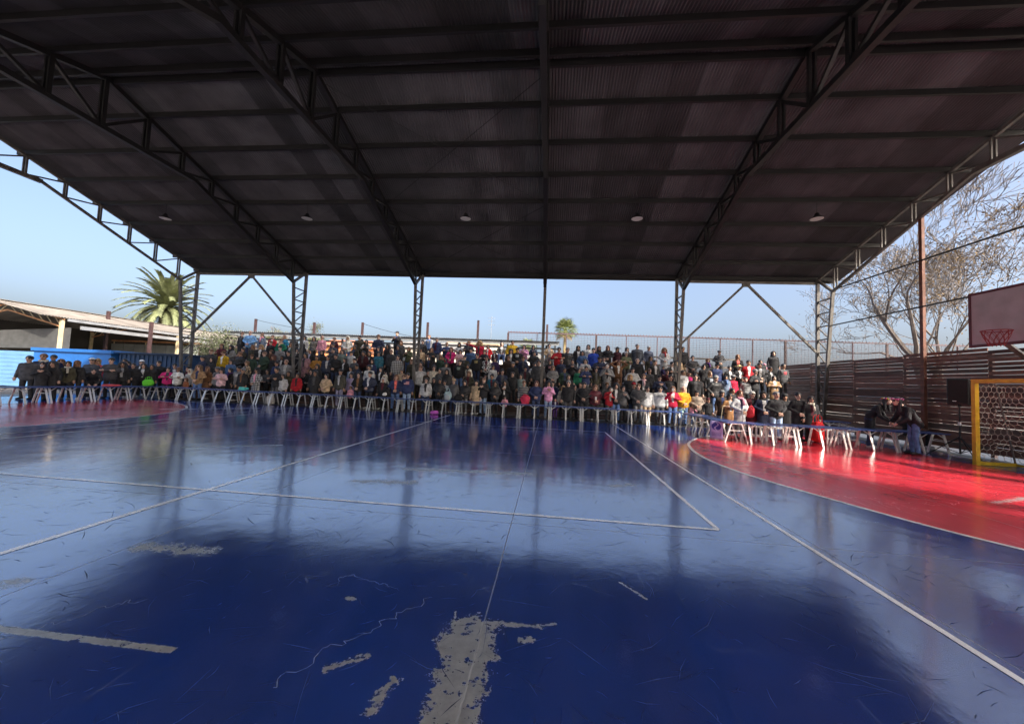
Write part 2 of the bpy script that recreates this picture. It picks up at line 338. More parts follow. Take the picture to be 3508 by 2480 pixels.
# ------------------------------------------------------------------ the open sports pavilion
FX = [-19.19, -12.93, -6.63, -.38, 5.86, 12.11]
YR, ZR = 9.2, 9.72                      # ridge line
ZE, YE = 6.87, 18.6                     # eave line at the outer leg
SL = (ZR - ZE) / (YE - YR)
def rz(y): return ZR - SL * abs(y - YR)
pav = empty('sports_pavilion', (0, 0, 0)); tag(pav, 'open steel sports pavilion with dark corrugated roof over the blue court', 'pavilion')
def zb(y):                               # bottom chord
    a = abs(y - YR)
    if a <= 2.85: return 8.24
    return 8.24 - (a - 2.85) * (8.24 - 6.07) / (8.45 - 2.85)
PY = [YR + 1.185 * k for k in range(-9, 9)]
for fi, x in enumerate(FX):
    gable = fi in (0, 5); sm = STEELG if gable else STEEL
    tr = empty('roof_truss'); tr.parent = pav
    for sgn in (1, -1):
        ce = empty('column'); ce.parent = pav
        ext = 1.2 if sgn < 0 else 0.0          # the near side reaches further out
        yo, yi = YR + sgn * (9.4 + ext), YR + sgn * (8.45 + ext)
        base = YR + sgn * (9.08 + ext)
        bar('outer_leg', (x, yo, 0), (x, yo, rz(yo) - .06), .12, .12, STEELG, ce)
        zi, zo = zb(yi) if sgn > 0 else 5.2, rz(yo)
        bar('inner_leg', (x, base, 0), (x, yi, zi), .12, .10, STEELG, ce)
        n = 9
        for k in range(n):
            z0 = .5 + k * 5.3 / n; z1 = .5 + (k + 1) * 5.3 / n
            yl = lambda z: base + (yi - base) * z / 6.07
            if z1 < 5.1 + .9 * (sgn > 0):
                bar('lacing_bar', (x, yl(z1), z1), (x, yo, z1), .05, .05, STEELG, ce)
                bar('lacing_bar', (x, yl(z0), z0), (x, yo, z1), .04, .04, STEELG, ce)
        bar('knee_strut', (x, yi, zi), (x, yo, zo - .06), .10, .10, STEELG, ce)
        if sgn > 0 and fi in (2, 4):
            v = MB(); v.box((x, yo, .62), (.135, .135, 1.24)); v.box((x, base - sgn * .03, .62), (.135, .125, 1.24)); v.build('painted_base', YELLOWP, ce)
        # truss half
        w = .14 if not gable else .09
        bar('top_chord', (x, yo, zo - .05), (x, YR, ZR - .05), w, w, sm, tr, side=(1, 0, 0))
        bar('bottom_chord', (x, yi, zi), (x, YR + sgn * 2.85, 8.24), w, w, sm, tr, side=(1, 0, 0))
        pts = [YR + sgn * 1.185 * k for k in range(0, 8)]
        for k, y in enumerate(pts):
            if k == 0 and sgn < 0: continue
            zt_, zb_ = rz(y) - .08, zb(y) + .02
            if zt_ - zb_ > .12:
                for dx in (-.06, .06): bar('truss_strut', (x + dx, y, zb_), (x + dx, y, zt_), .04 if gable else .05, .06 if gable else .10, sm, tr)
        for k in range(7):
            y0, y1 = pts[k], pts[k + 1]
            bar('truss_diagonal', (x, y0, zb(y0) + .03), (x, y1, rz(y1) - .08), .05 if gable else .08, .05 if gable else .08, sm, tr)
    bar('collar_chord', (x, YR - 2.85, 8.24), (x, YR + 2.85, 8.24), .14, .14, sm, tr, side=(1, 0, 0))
X0, X1 = -19.55, 12.95
for k, y in enumerate(PY):
    if abs(y - YR) < .1:
        for dy in (-.17, .17): bar('ridge_purlin', (X0, y + dy, rz(y + dy) + .04), (X1, y + dy, rz(y + dy) + .04), .07, .19, PURLIN, pav, side=(0, 1, 0))
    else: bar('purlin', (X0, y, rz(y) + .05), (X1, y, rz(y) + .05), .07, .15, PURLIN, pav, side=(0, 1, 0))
# corrugated sheets, each its own piece
def sheet_mesh(name, m, width=.815, amp=.019, pitch=.0815):
    n = int(round(width / pitch)) * 6; V = []; F = []; ts = (0.0, .5, 1.0)
    for i in range(n + 1):
        xx = width * i / n; zz = amp * math.sin(2 * math.pi * xx / pitch)
        for t in ts: V.append((xx, t, zz))
    for i in range(n):
        for j in range(2): F.append((i * 3 + j, (i + 1) * 3 + j, (i + 1) * 3 + j + 1, i * 3 + j + 1))
    return mesh_from(name, V, F, m, True)
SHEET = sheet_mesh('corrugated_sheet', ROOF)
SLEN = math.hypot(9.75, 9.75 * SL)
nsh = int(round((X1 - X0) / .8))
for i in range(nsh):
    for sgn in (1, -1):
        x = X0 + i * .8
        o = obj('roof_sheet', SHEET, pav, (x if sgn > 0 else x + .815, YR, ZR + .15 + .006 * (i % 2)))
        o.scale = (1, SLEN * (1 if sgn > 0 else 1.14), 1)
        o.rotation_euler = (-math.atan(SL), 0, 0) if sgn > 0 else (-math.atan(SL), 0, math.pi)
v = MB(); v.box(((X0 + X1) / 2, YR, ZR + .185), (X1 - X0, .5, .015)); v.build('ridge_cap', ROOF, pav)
for a, c in ((0, 1), (4, 5)):
    xm = (FX[a] + FX[c]) / 2
    bar('eave_beam', (FX[a], 18.6, 6.66), (FX[c], 18.6, 6.66), .09, .10, STEELG, pav, side=(0, 1, 0))
    v = MB(); v.box((xm, 18.6, 6.56), (.38, .03, .22)); v.build('gusset_plate', STEELG, pav)
    for k in (a, c): bar('wind_brace', (xm + (.1 if k == c else -.1), 18.6, 6.52), (FX[k] + (.07 if k == a else -.07), 18.6, 3.5), .09, .09, STEELG, pav, side=(0, 1, 0))
bar('eave_purlin', (X0, 18.87, rz(18.87) + .04), (X1, 18.87, rz(18.87) + .04), .06, .16, PURLIN, pav, side=(0, 1, 0))
# right gable: wind post and net rails
bar('gable_post', (12.14, 13.7, 0), (12.14, 13.7, 7.62), .09, .12, POSTRED, pav)
for z in (6.14, 4.59): bar('net_rail', (12.11, 4, z), (12.11, 17.8, z), .035, .045, STEEL, pav)
for x0, y0, x1, y1 in ((FX[2], 9.5, FX[3], 14), (FX[3], 9.5, FX[2], 14), (FX[3], 14, FX[2], 18.4), (FX[2], 14, FX[3], 18.4)):
    v = MB(); v.tube([(x0, y0, rz(y0) - .05), (x1, y1, rz(y1) - .05)], .011, 5); v.build('tie_rod', STEEL, pav)

# tall canopy added out of view behind the camera to shade the near court
rc = empty('added_sunshade', (1, -8, 0)); tag(rc, 'tall flat canopy added unseen behind the near side of the court to block sun', 'sunshade')
v = MB(); v.box((0, 0, 10.5), (31, 6.4, .15)); v.build('roof', ROOF, rc)
for x in (-15, -9, -3, 3, 9, 15):
    for y in (-3, 3): bar('post', (x, y, 0), (x, y, 10.43), .16, .16, STEELG, rc)
    bar('beam', (x, -3.1, 10.3), (x, 3.1, 10.3), .14, .25, STEELG, rc)

# hanging high-bay lamps
def lamp_parts():
    v = MB(); n = 18; prof = [(.05, .20), (.075, .16), (.09, .10), (.21, 0.0), (.215, -.015)]
    V = [(r * math.cos(2 * math.pi * k / n), r * math.sin(2 * math.pi * k / n), z) for r, z in prof for k in range(n)]
    F = [(i * n + k, i * n + (k + 1) % n, (i + 1) * n + (k + 1) % n, (i + 1) * n + k) for i in range(len(prof) - 1) for k in range(n)]
    v.add(V, F); v.add([V[k] for k in range(n)], [tuple(range(n))]); shade = v.mesh('lamp_shade', BLACKPL, True)
    v = MB(); v.add([(.2 * math.cos(2 * math.pi * k / n), .2 * math.sin(2 * math.pi * k / n), -.006) for k in range(n)], [tuple(range(n))[::-1]]); lens = v.mesh('lamp_lens', mat('milky lamp lens', (.5, .5, .49), .4, 0, .03, 5))
    v = MB(); v.tube([(0, 0, .2), (0, 0, .62)], .008, 5); cord = v.mesh('lamp_cord', BLACKPL)
    return shade, lens, cord
LS, LL_, LC = lamp_parts()
for x in (-16.1, -9.85, -3.42, 2.95, 9.05):
    e = empty('pendant_lamp', (x, 13.94, rz(13.94) - .62)); tag(e, 'black bell shaped lamp hanging from a roof purlin', 'lamp', 'lamps hanging from the pavilion roof')
    obj('lamp_shade', LS, e); obj('lamp_lens', LL_, e); obj('lamp_cord', LC, e)

# ------------------------------------------------------------------ bleachers
bl = empty('bleachers', (-4.5, 18, 0)); tag(bl, 'stepped wooden bleachers crowded with standing people behind the tables', 'bleachers')
BX0, BX1, NR = -19.6, 10.2, 6
def stepz(i): return .42 * i
def stepy(i): return 18.25 + .72 * (i - 1)
for i in range(1, NR + 1):
    nseg = 9; L = (BX1 - BX0) / nseg
    for s in range(nseg):
        xm = BX0 + L * (s + .5) + 4.5
        for j in range(3):
            m = PLANK if rng.random() < .65 else PLANKG
            board('plank', (xm, stepy(i) - .26 + .24 * j - 18, stepz(i) - .02 + rng.uniform(-.004, .003)), (L - .012, .225, .04), m, bl)
        for j in range(3):
            m = PLANK if rng.random() < .7 else PLANKG
            board('riser_board', (xm, stepy(i) - .36 - 18, stepz(i) - .105 - .128 * j), (L - .012, .03, .122), m, bl)
for s in range(10):
    x = BX0 + (BX1 - BX0) / 9 * s + 4.5; x = min(max(x, BX0 + 4.53), BX1 + 4.47)
    bar('stringer', (x, .0, .02), (x, 4.2, 2.34), .06, .16, STEEL, bl)
    bar('prop', (x, 4.1, 0), (x, 4.1, 3.25), .07, .07, STEEL, bl)
for z in (2.85, 3.3): bar('back_rail', (BX0 + 4.5, 4.18, z), (BX1 + 4.5, 4.18, z), .04, .09, PLANKG if z < 3 else STEELG, bl, side=(0, 1, 0))
for s in range(20):
    x = BX0 + (BX1 - BX0) * s / 19 + 4.5
    if rng.random() < .5: board('backrest_panel', (x, 4.12, 2.72), (.5, .03, .28), mat('pale grey seat back', (.33, .33, .34), .6, 0, .2, 4), bl)

# ------------------------------------------------------------------ slatted timber fence on the right
fe = empty('slat_fence', (12.3, 14, 0)); tag(fe, 'tall dark red timber slat fence with light showing through the gaps', 'fence')
y0 = 7.2
segs = []
while y0 < 21.5:
    L = rng.choice((2.2, 2.4, 2.6)); segs.append((y0, min(y0 + L, 21.8))); y0 += L
for (a, c) in segs:
    bar('fence_post', (.09, a - 14, 0), (.09, a - 14, 3.0), .07, .09, POSTDARK, fe)
    z = .10
    while z < 2.98:
        h = rng.choice((.095, .10, .105, .115)); sag = rng.uniform(-.012, .012); m = SLAT if rng.random() < .85 else SLATG
        o = bar('slat', (0, a - 14 + .006, z + h / 2), (0, c - 14 - .006, z + h / 2 + sag), .022, h, m, fe)
        upper = z > 1.9
        z += h + (rng.choice((.004, .009, .014, .022)) if upper else rng.choice((.001, .002, .005, .010)))

# ------------------------------------------------------------------ folding tables
TL, TD, TH = 1.33, .60, .60
def make_table():
    e = empty('folding_table')
    for s in (-1, 1):
        lf = board('table_leaf', (s * TL / 4, 0, TH - .012), (TL / 2 - .012, TD, .024), TABLETOP, e)
        for j in (-1, 1): board('edge_trim', (s * TL / 4, j * (TD / 2 + .004), TH - .014), (TL / 2 - .012, .010, .034), TABLETOP, e)
    for x in (-TL / 2 + .045, 0, TL / 2 - .045):
        for j in (-1, 1):
            bar('leg', (x, j * .15, TH - .03), (x, j * .33, 0), .048, .032, ALU, e, side=(1, 0, 0))
        if x: bar('leg_stretcher', (x, -.215, .36), (x, .215, .36), .02, .02, ALU, e)
        for s in (-1, 1):
            if abs(x + s * .19) < TL / 2: bar('leg_brace', (x, -.19, TH - .16), (x + s * .19, -.19, TH - .03), .022, .018, ALU, e, side=(0, 1, 0))
    bar('end_bow', (-TL / 2 + .045, -.15, TH - .035), (-TL / 2 + .045, .15, TH - .035), .03, .03, ALU, e)
    bar('end_bow', (TL / 2 - .045, -.15, TH - .035), (TL / 2 - .045, .15, TH - .035), .03, .03, ALU, e)
    return e
T0 = make_table(); used = [False]
def table(x, y, rz, label, group):
    o = T0 if not used[0] else copy_tree(T0)
    used[0] = True
    o.location = (x, y, 0); o.rotation_euler = (0, 0, rz + rng.uniform(-.03, .03)); return tag(o, label, 'table', group)
ROWT = []
for k in range(18):
    x = -17.95 + 1.335 * k
    ROWT.append(table(x, 16.52 + rng.uniform(-.07, .07), 0, {3: 'blue folding table of the long row with a teal bag on it', 10: 'blue folding table of the long row with a pale backpack on it'}.get(k, 'blue folding table in the long row along the foot of the bleachers'), 'folding tables along the bleachers'))
for k in range(5):
    table(-18.62, 15.72 - 1.335 * k, math.pi / 2, {1: 'blue folding table with a coral cloth on it beside the red zone'}.get(k, 'blue folding table in the row along the end of the court'), 'folding tables across the far end')
for k in range(3): table(5.62, 15.45 - 1.335 * k, math.pi / 2 + .02, {2: 'blue folding table with a lilac poster hung from its edge'}.get(k, 'blue folding table turned lengthwise before the wooden steps'), 'folding tables turned lengthwise')
for k in range(4): table(6.62 + 1.335 * k, 12.32 + rng.uniform(-.03, .03), 0, {0: 'blue folding table on the red zone in front of the grey coat'}.get(k, 'blue folding table on the red zone with white stools behind it'), 'folding tables on the red zone')
table(7.0, 14.9, .05, 'spare blue folding table behind the lengthwise tables', 'spare folding tables')
table(10.3, 15.4, .0, 'spare blue folding table against the slat fence with a yellow ball', 'spare folding tables')

# ------------------------------------------------------------------ white stools
def make_stool():
    e = empty('stool')
    v = MB(); v.box((0, 0, .44), (.34, .30, .03)); v.build('seat', WHITEPL, e)
    for i in (-1, 1):
        for j in (-1, 1): bar('leg', (i * .145, j * .125, .425), (i * .165, j * .14, 0), .042, .042, WHITEPL, e)
        bar('rung', (i * .16, -.13, .14), (i * .16, .13, .14), .03, .035, WHITEPL, e)
    for j in (-1, 1): bar('rung', (-.15, j * .135, .16), (.15, j * .135, .16), .03, .045, WHITEPL, e, side=(0, 1, 0))
    return e
S0 = make_stool()
for k, (x, y, a) in enumerate([(6.67, 12.95, .1), (7.84, 13.3, -.2), (9.0, 13.3, .05), (9.67, 13.4, .2), (7.2, 12.98, .4)]):
    o = S0 if k == 0 else copy_tree(S0); o.location = (x, y, 0); o.rotation_euler = (0, 0, a); tag(o, 'white plastic stool standing behind the tables on the red zone', 'stool', 'white stools behind the tables')

# ------------------------------------------------------------------ futsal goal with hexagon net
go = empty('futsal_goal', (10.4, 8.95, 0)); tag(go, 'yellow steel futsal goal with hexagonal net in front of the slat fence', 'goal')
for s in (1, -1):
    bar('post', (0, s * 1.5, 0), (0, s * 1.5, 2.08), .09, .09, GOALY, go)
    bar('base_bar', (0, s * 1.5, .05), (.85, s * 1.5, .05), .06, .08, GOALY, go)
    bar('back_stay', (.85, s * 1.5, .05), (.45, s * 1.5, 2.0), .025, .025, STEELG, go)
    bar('top_stay', (0, s * 1.5, 2.03), (.45, s * 1.5, 2.0), .025, .025, STEELG, go)
bar('crossbar', (0, -1.455, 2.035), (0, 1.455, 2.035), .09, .09, GOALY, go, side=(1, 0, 0))
bar('back_bar', (.85, -1.5, .05), (.85, 1.5, .05), .05, .05, GOALY, go, side=(1, 0, 0))
def hexnet(mb, P, w, h, a=.085, r=.0055):
    dx, dy = a * math.sqrt(3), a * 1.5
    done = set()
    for j in range(-1, int(h / dy) + 2):
        for i in range(-1, int(w / dx) + 2):
            cx, cy = (i + .5 * (j % 2)) * dx, j * dy
            c = [(cx + a * math.sin(k * math.pi / 3), cy + a * math.cos(k * math.pi / 3)) for k in range(6)]
            for k in range(6):
                p, q = c[k], c[(k + 1) % 6]
                if min(p[0], q[0]) < 0 or max(p[0], q[0]) > w or min(p[1], q[1]) < 0 or max(p[1], q[1]) > h: continue
                key = tuple(sorted(((round(p[0], 3), round(p[1], 3)), (round(q[0], 3), round(q[1], 3)))))
                if key in done: continue
                done.add(key); mb.tube([P(*p), P(*q)], r, 4, False)
v = MB()
hexnet(v, lambda u, z: (.85 - .2 * z + .05 * math.sin(u * 5 + z * 3), -1.5 + u, .06 + z), 3.0, 1.95)
hexnet(v, lambda u, z: (.05 + u * (1 - .25 * z / 2), 1.5 + .03 * math.sin(z * 6), .06 + z), .8, 1.95)
hexnet(v, lambda u, z: (.03 + z, -1.5 + u, 2.02 - .02 * math.sin(u * 4)), 3.0, .42)
n_ = v.build('net', NETM, go)

# ------------------------------------------------------------------ basketball board on the gable
bb = empty('basketball_hoop', (10.0, 9.2, 0)); tag(bb, 'grey basketball backboard with maroon frame and red hoop above the slat fence', 'hoop')
board('backboard', (0, 0, 3.46), (.03, 1.8, 1.24), BOARD, bb)
for z in (2.84, 4.08): bar('board_frame', (0, -.93, z), (0, .93, z), .05, .06, BOARDF, bb, side=(1, 0, 0))
for y in (-.9, .9): bar('board_frame', (0, y, 2.87), (0, y, 4.05), .05, .06, BOARDF, bb)
v = MB(); n = 28; v.tube([(-.40 + .225 * math.cos(2 * math.pi * k / n), .225 * math.sin(2 * math.pi * k / n), 3.08) for k in range(n + 1)], .011, 6); v.build('hoop_ring', RIM, bb)
v = MB()
for k in range(12):
    a = 2 * math.pi * k / 12; a2 = a + .26; pts = [(-.40 + r * math.cos(q), r * math.sin(q), z) for r, q, z in ((.222, a, 3.07), (.19, a2, 2.97), (.15, a, 2.86), (.11, a2, 2.75))]
    v.tube(pts, .006, 4, False); pts = [(-.40 + r * math.cos(q), r * math.sin(q), z) for r, q, z in ((.222, a, 3.07), (.19, a - .26, 2.97), (.15, a, 2.86), (.11, a - .26, 2.75))]; v.tube(pts, .006, 4, False)
v.build('hoop_net', RIM, bb)
for y in (-.4, .4):
    bar('support_arm', (.05, y, 3.9), (2.1, y + .5, 3.9), .06, .06, BOARDF, bb)
    bar('support_strut', (.05, y, 3.0), (2.1, y + 1.2, 2.55), .09, .09, STEELG, bb)
for y in (.1, .9, -.3): bar('support_post', (2.12, y + .4, 0), (2.12, y + .4, 4.1), .08, .08, STEELG, bb)

# ------------------------------------------------------------------ loudspeaker on tripod
sp = empty('speaker_stand', (11.06, 11.5, 0)); tag(sp, 'black tripod speaker stand in front of the slat fence', 'stand')
v = MB(); v.tube([(0, 0, .12), (0, 0, .95)], .021, 8); v.tube([(0, 0, .9), (0, 0, 1.45)], .016, 8); v.build('pole', BLACKPL, sp)
v = MB(); v.tube([(0, 0, .88), (0, 0, .97)], .034, 8); v.build('collar', ALU, sp)
v = MB(); v.tube([(0, 0, .5), (0, 0, .58)], .04, 8); v.build('hub', BLACKPL, sp)
for k in range(3):
    a = 2.5 + k * 2 * math.pi / 3; c, s = math.cos(a), math.sin(a)
    v = MB(); v.tube([(c * .03, s * .03, .55), (c * .62, s * .62, .015)], .014, 6); v.build('leg', BLACKPL, sp)
    v = MB(); v.tube([(c * .02, s * .02, .14), (c * .34, s * .34, .27)], .010, 6); v.build('leg_brace', BLACKPL, sp)
ls = empty('loudspeaker', (11.06, 11.5, 1.44), R(-52)); tag(ls, 'black plastic loudspeaker on the tripod stand by the goal', 'loudspeaker')
v = MB(); prof = [(-.20, -.17), (.20, -.17), (.22, -.05), (.12, .2), (-.12, .2), (-.22, -.05)]
V = [(x, y, z) for z in (.0, .70) for x, y in prof]; n = 6
bm_ = [(i, (i + 1) % n, n + (i + 1) % n, n + i) for i in range(n)] + [tuple(range(n))[::-1], tuple(range(n, 2 * n))]
v.add(V, bm_); c_ = v.build('cabinet', BLACKPL, ls); md = c_.modifiers.new('bevel', 'BEVEL'); md.width = .03; md.segments = 3
board('grille', (0, -.176, .35), (.345, .02, .60), GRILLE, ls)
board('badge', (-.06, -.190, .09), (.07, .006, .02), ALU, ls)
v = MB(); v.box((.225, .06, .36), (.03, .05, .16)); v.build('side_grip', BLACKPL, ls)
v = MB(); v.tube([(0, 0, -.06), (0, 0, .01)], .03, 8); v.build('pole_socket', BLACKPL, ls)

# ------------------------------------------------------------------ bags, ball, poster on and about the tables
def blob(name, c, r, m, parent=None, seed=0, amp=.12, n=14, squash_top=.0):
    q = random.Random(seed); ph = [q.uniform(0, 6.3) for _ in range(9)]; V = []; F = []
    for i in range(n + 1):
        t = math.pi * i / n
        for k in range(2 * n):
            p = 2 * math.pi * k / (2 * n); x, y, z = math.sin(t) * math.cos(p), math.sin(t) * math.sin(p), math.cos(t)
            sx = math.copysign(abs(x) ** .75, x); sy = math.copysign(abs(y) ** .75, y); sz = math.copysign(abs(z) ** .75, z)
            d = 1 + amp * (math.sin(3 * x + ph[0] + 2 * z) * math.cos(4 * y + ph[1]) + .6 * math.sin(7 * z + ph[2] + 3 * x) * math.sin(6 * y + ph[3]))
            V.append((c[0] + sx * r[0] * d, c[1] + sy * r[1] * d, max(c[2] + sz * r[2] * d, c[2] - r[2] * .98)))
    for i in range(n):
        for k in range(2 * n): F.append((i * 2 * n + k, (i + 1) * 2 * n + k, (i + 1) * 2 * n + (k + 1) % (2 * n), i * 2 * n + (k + 1) % (2 * n)))
    return obj(name, mesh_from(name, V, F, m, True), parent)
def bag(name, loc, size, m, label, cat, rz=0, straps=True, seed=1, amp=.1, hang=False):
    e = empty(name, loc, rz); tag(e, label, cat)
    blob('body', (0, 0, size[2]), size, m, e, seed, amp)
    if straps:
        for s in (-1, 1):
            v = MB(); v.tube([(-size[0] * .5, s * size[1] * .5, size[2] * 1.8), (-size[0] * .4, s * size[1] * .5, size[2] * 2.5), (0, s * size[1] * .5, size[2] * 2.75), (size[0] * .4, s * size[1] * .5, size[2] * 2.5), (size[0] * .5, s * size[1] * .5, size[2] * 1.8)], .012, 5); v.build('strap', m, e)
    return e
def cloth(n, c): return mat(n, c, .8, 0, .12, 12, .15)
bag('tote_bag', (-18.55, 16.0, .6), (.21, .12, .16), cloth('lime green plastic', (.13, .62, .03)), 'bright lime green bag standing on the corner table', 'bag', .3, True, 3)
o = blob('folded_cloth', (-18.6, 14.55, .645), (.20, .30, .045), cloth('coral cloth', (.75, .10, .10)), None, 4, .2); tag(o, 'coral red cloth lying on the table beside the red zone', 'cloth')
o = blob('folded_bag', (-14.1, 16.4, .68), (.2, .16, .08), cloth('teal cloth', (.10, .55, .52)), None, 5, .2); tag(o, 'bright teal bag lying on the long row of tables', 'bag')
e = bag('backpack', (-4.45, 16.55, .6), (.16, .11, .2), cloth('pale aqua grey fabric', (.32, .44, .47)), 'pale aqua and grey backpack standing on the long row of tables', 'backpack', 0, True, 6, .06)
blob('front_pocket', (0, -.11, .13), (.12, .05, .11), cloth('pale grey fabric', (.38, .42, .45)), e, 8, .05)
bag('shoulder_bag', (-7.35, 16.62, .6), (.22, .14, .17), cloth('black fabric bag', (.012, .012, .014)), 'black shoulder bag with a white flower on the long row of tables', 'bag', .2, True, 9)
o = blob('white_flower', (-7.35, 16.47, .74), (.08, .02, .07), WHITEPL, None, 3, .25); o.parent = bpy.data.objects['shoulder_bag']; o.matrix_parent_inverse = Matrix.Translation((-7.35, 16.62, .6)).inverted()
bag('handbag', (-3.98, 16.6, .6), (.19, .1, .14), cloth('black fabric bag', (.012, .012, .014)), 'black handbag with a yellow trim beside the pale backpack', 'bag', 0, True, 12)
bag('pouch', (-4.88, 16.1, .01), (.16, .10, .075), cloth('violet pink fabric', (.55, .12, .55)), 'violet pink pouch lying on the floor under the tables', 'pouch', .2, False, 13, .15)
bag('carrier_bag', (-12.87, 16.62, .01), (.15, .12, .22), cloth('white plastic bag', (.62, .60, .58)), 'white carrier bag standing on the floor under the long row of tables', 'bag', .1, True, 14, .2)
bag('rucksack', (8.62, 13.25, .03), (.20, .14, .32), cloth('bright red nylon', (.70, .015, .02)), 'bright red drawstring rucksack propped behind the tables on the red zone', 'backpack', .1, True, 15, .12)
bag('red_satchel', (6.93, 13.95, .66), (.12, .06, .20), cloth('red satchel cloth', (.62, .03, .05)), 'red cloth bag held in front of the dark navy coat', 'bag', .1, False, 16, .15)
o = blob('ball', (9.86, 15.25, .73), (.13, .13, .13), cloth('lemon yellow rubber', (.60, .56, .03)), None, 2, .0); tag(o, 'lemon yellow ball resting on the spare table by the fence', 'ball')
o = blob('held_jacket', (-1.05, 16.98, .78), (.17, .10, .22), cloth('red pink nylon', (.65, .04, .10)), None, 21, .25); tag(o, 'red pink jacket held by the striped sweater at the tables', 'jacket')
# lilac poster with a dark blue roundel
def poster_mat():
    m = bpy.data.materials.new('lilac printed poster'); m.use_nodes = True; nt = m.node_tree; L = nt.links; b = nt.nodes['Principled BSDF']; b.inputs['Roughness'].default_value = .5
    tc = nd(nt, 'ShaderNodeTexCoord'); sp_ = nd(nt, 'ShaderNodeSeparateXYZ'); L.new(tc.outputs['Generated'], sp_.inputs[0])
    def Mt(op, a, c=None):
        n = nd(nt, 'ShaderNodeMath', operation=op)
        for i, v in enumerate((a, c)):
            if v is None: continue
            if isinstance(v, (int, float)): n.inputs[i].default_value = v
            else: L.new(v, n.inputs[i])
        return n.outputs[0]
    u, w = sp_.outputs[0], sp_.outputs[2]
    du = Mt('MULTIPLY', Mt('SUBTRACT', u, .5), .40); dw = Mt('SUBTRACT', w, .70)
    rr = Mt('SQRT', Mt('ADD', Mt('MULTIPLY', du, du), Mt('MULTIPLY', dw, Mt('MULTIPLY', dw, .45))))
    disc = Mt('LESS_THAN', rr, .145)
    sw = Mt('LESS_THAN', Mt('ABSOLUTE', Mt('SUBTRACT', du, Mt('MULTIPLY', Mt('SINE', Mt('MULTIPLY', dw, 16)), .05))), .022)
    ink = Mt('MULTIPLY', disc, Mt('SUBTRACT', 1.0, sw))
    ln = Mt('MULTIPLY', Mt('MULTIPLY', Mt('LESS_THAN', w, .36), Mt('GREATER_THAN', w, .14)), Mt('MULTIPLY', Mt('GREATER_THAN', Mt('SINE', Mt('MULTIPLY', w, 110)), .1), Mt('LESS_THAN', Mt('ABSOLUTE', Mt('SUBTRACT', u, .5)), .36)))
    nz = nd(nt, 'ShaderNodeTexNoise'); nz.inputs['Scale'].default_value = 40; L.new(tc.outputs['Generated'], nz.inputs['Vector'])
    ln = Mt('MULTIPLY', ln, Mt('GREATER_THAN', nz.outputs[0], .42))
    f = Mt('MAXIMUM', ink, ln)
    x = nd(nt, 'ShaderNodeMix', data_type='RGBA'); L.new(f, x.inputs[0]); x.inputs[6].default_value = (.42, .40, .72, 1); x.inputs[7].default_value = (.04, .04, .30, 1); L.new(x.outputs[2], b.inputs['Base Color'])
    return m
v = MB(); V = []; nx = 6; nz_ = 10
for i in range(nx + 1):
    for k in range(nz_ + 1): V.append((-.19 + .38 * i / nx, .012 * math.sin(i * 1.3 + k * .5), .03 + .56 * k / nz_))
v.add(V, [(i * (nz_ + 1) + k, (i + 1) * (nz_ + 1) + k, (i + 1) * (nz_ + 1) + k + 1, i * (nz_ + 1) + k + 1) for i in range(nx) for k in range(nz_)])
o = v.build('poster', poster_mat(), None, True, (5.26, 12.62, 0)); o.rotation_euler = (0, 0, R(-40)); tag(o, 'lilac poster with dark blue roundel hanging from a table corner', 'poster')
md = o.modifiers.new('thick', 'SOLIDIFY'); md.thickness = .003
# walking sticks held at the tables
for p, q, lab in (((6.28, 13.1, 0), (6.22, 13.02, .98), 'grey walking stick held by the pale grey long coat'), ((5.72, 13.55, 0), (5.82, 13.5, 1.02), 'cream crutch held by the camel hooded coat')):
    v = MB(); v.tube([p, q], .012, 6); v.tube([q, (q[0] + .1, q[1], q[2] + .02)], .013, 6); tag(v.build('walking_stick', ALU if 'grey' in lab else BEIGE), lab, 'stick')

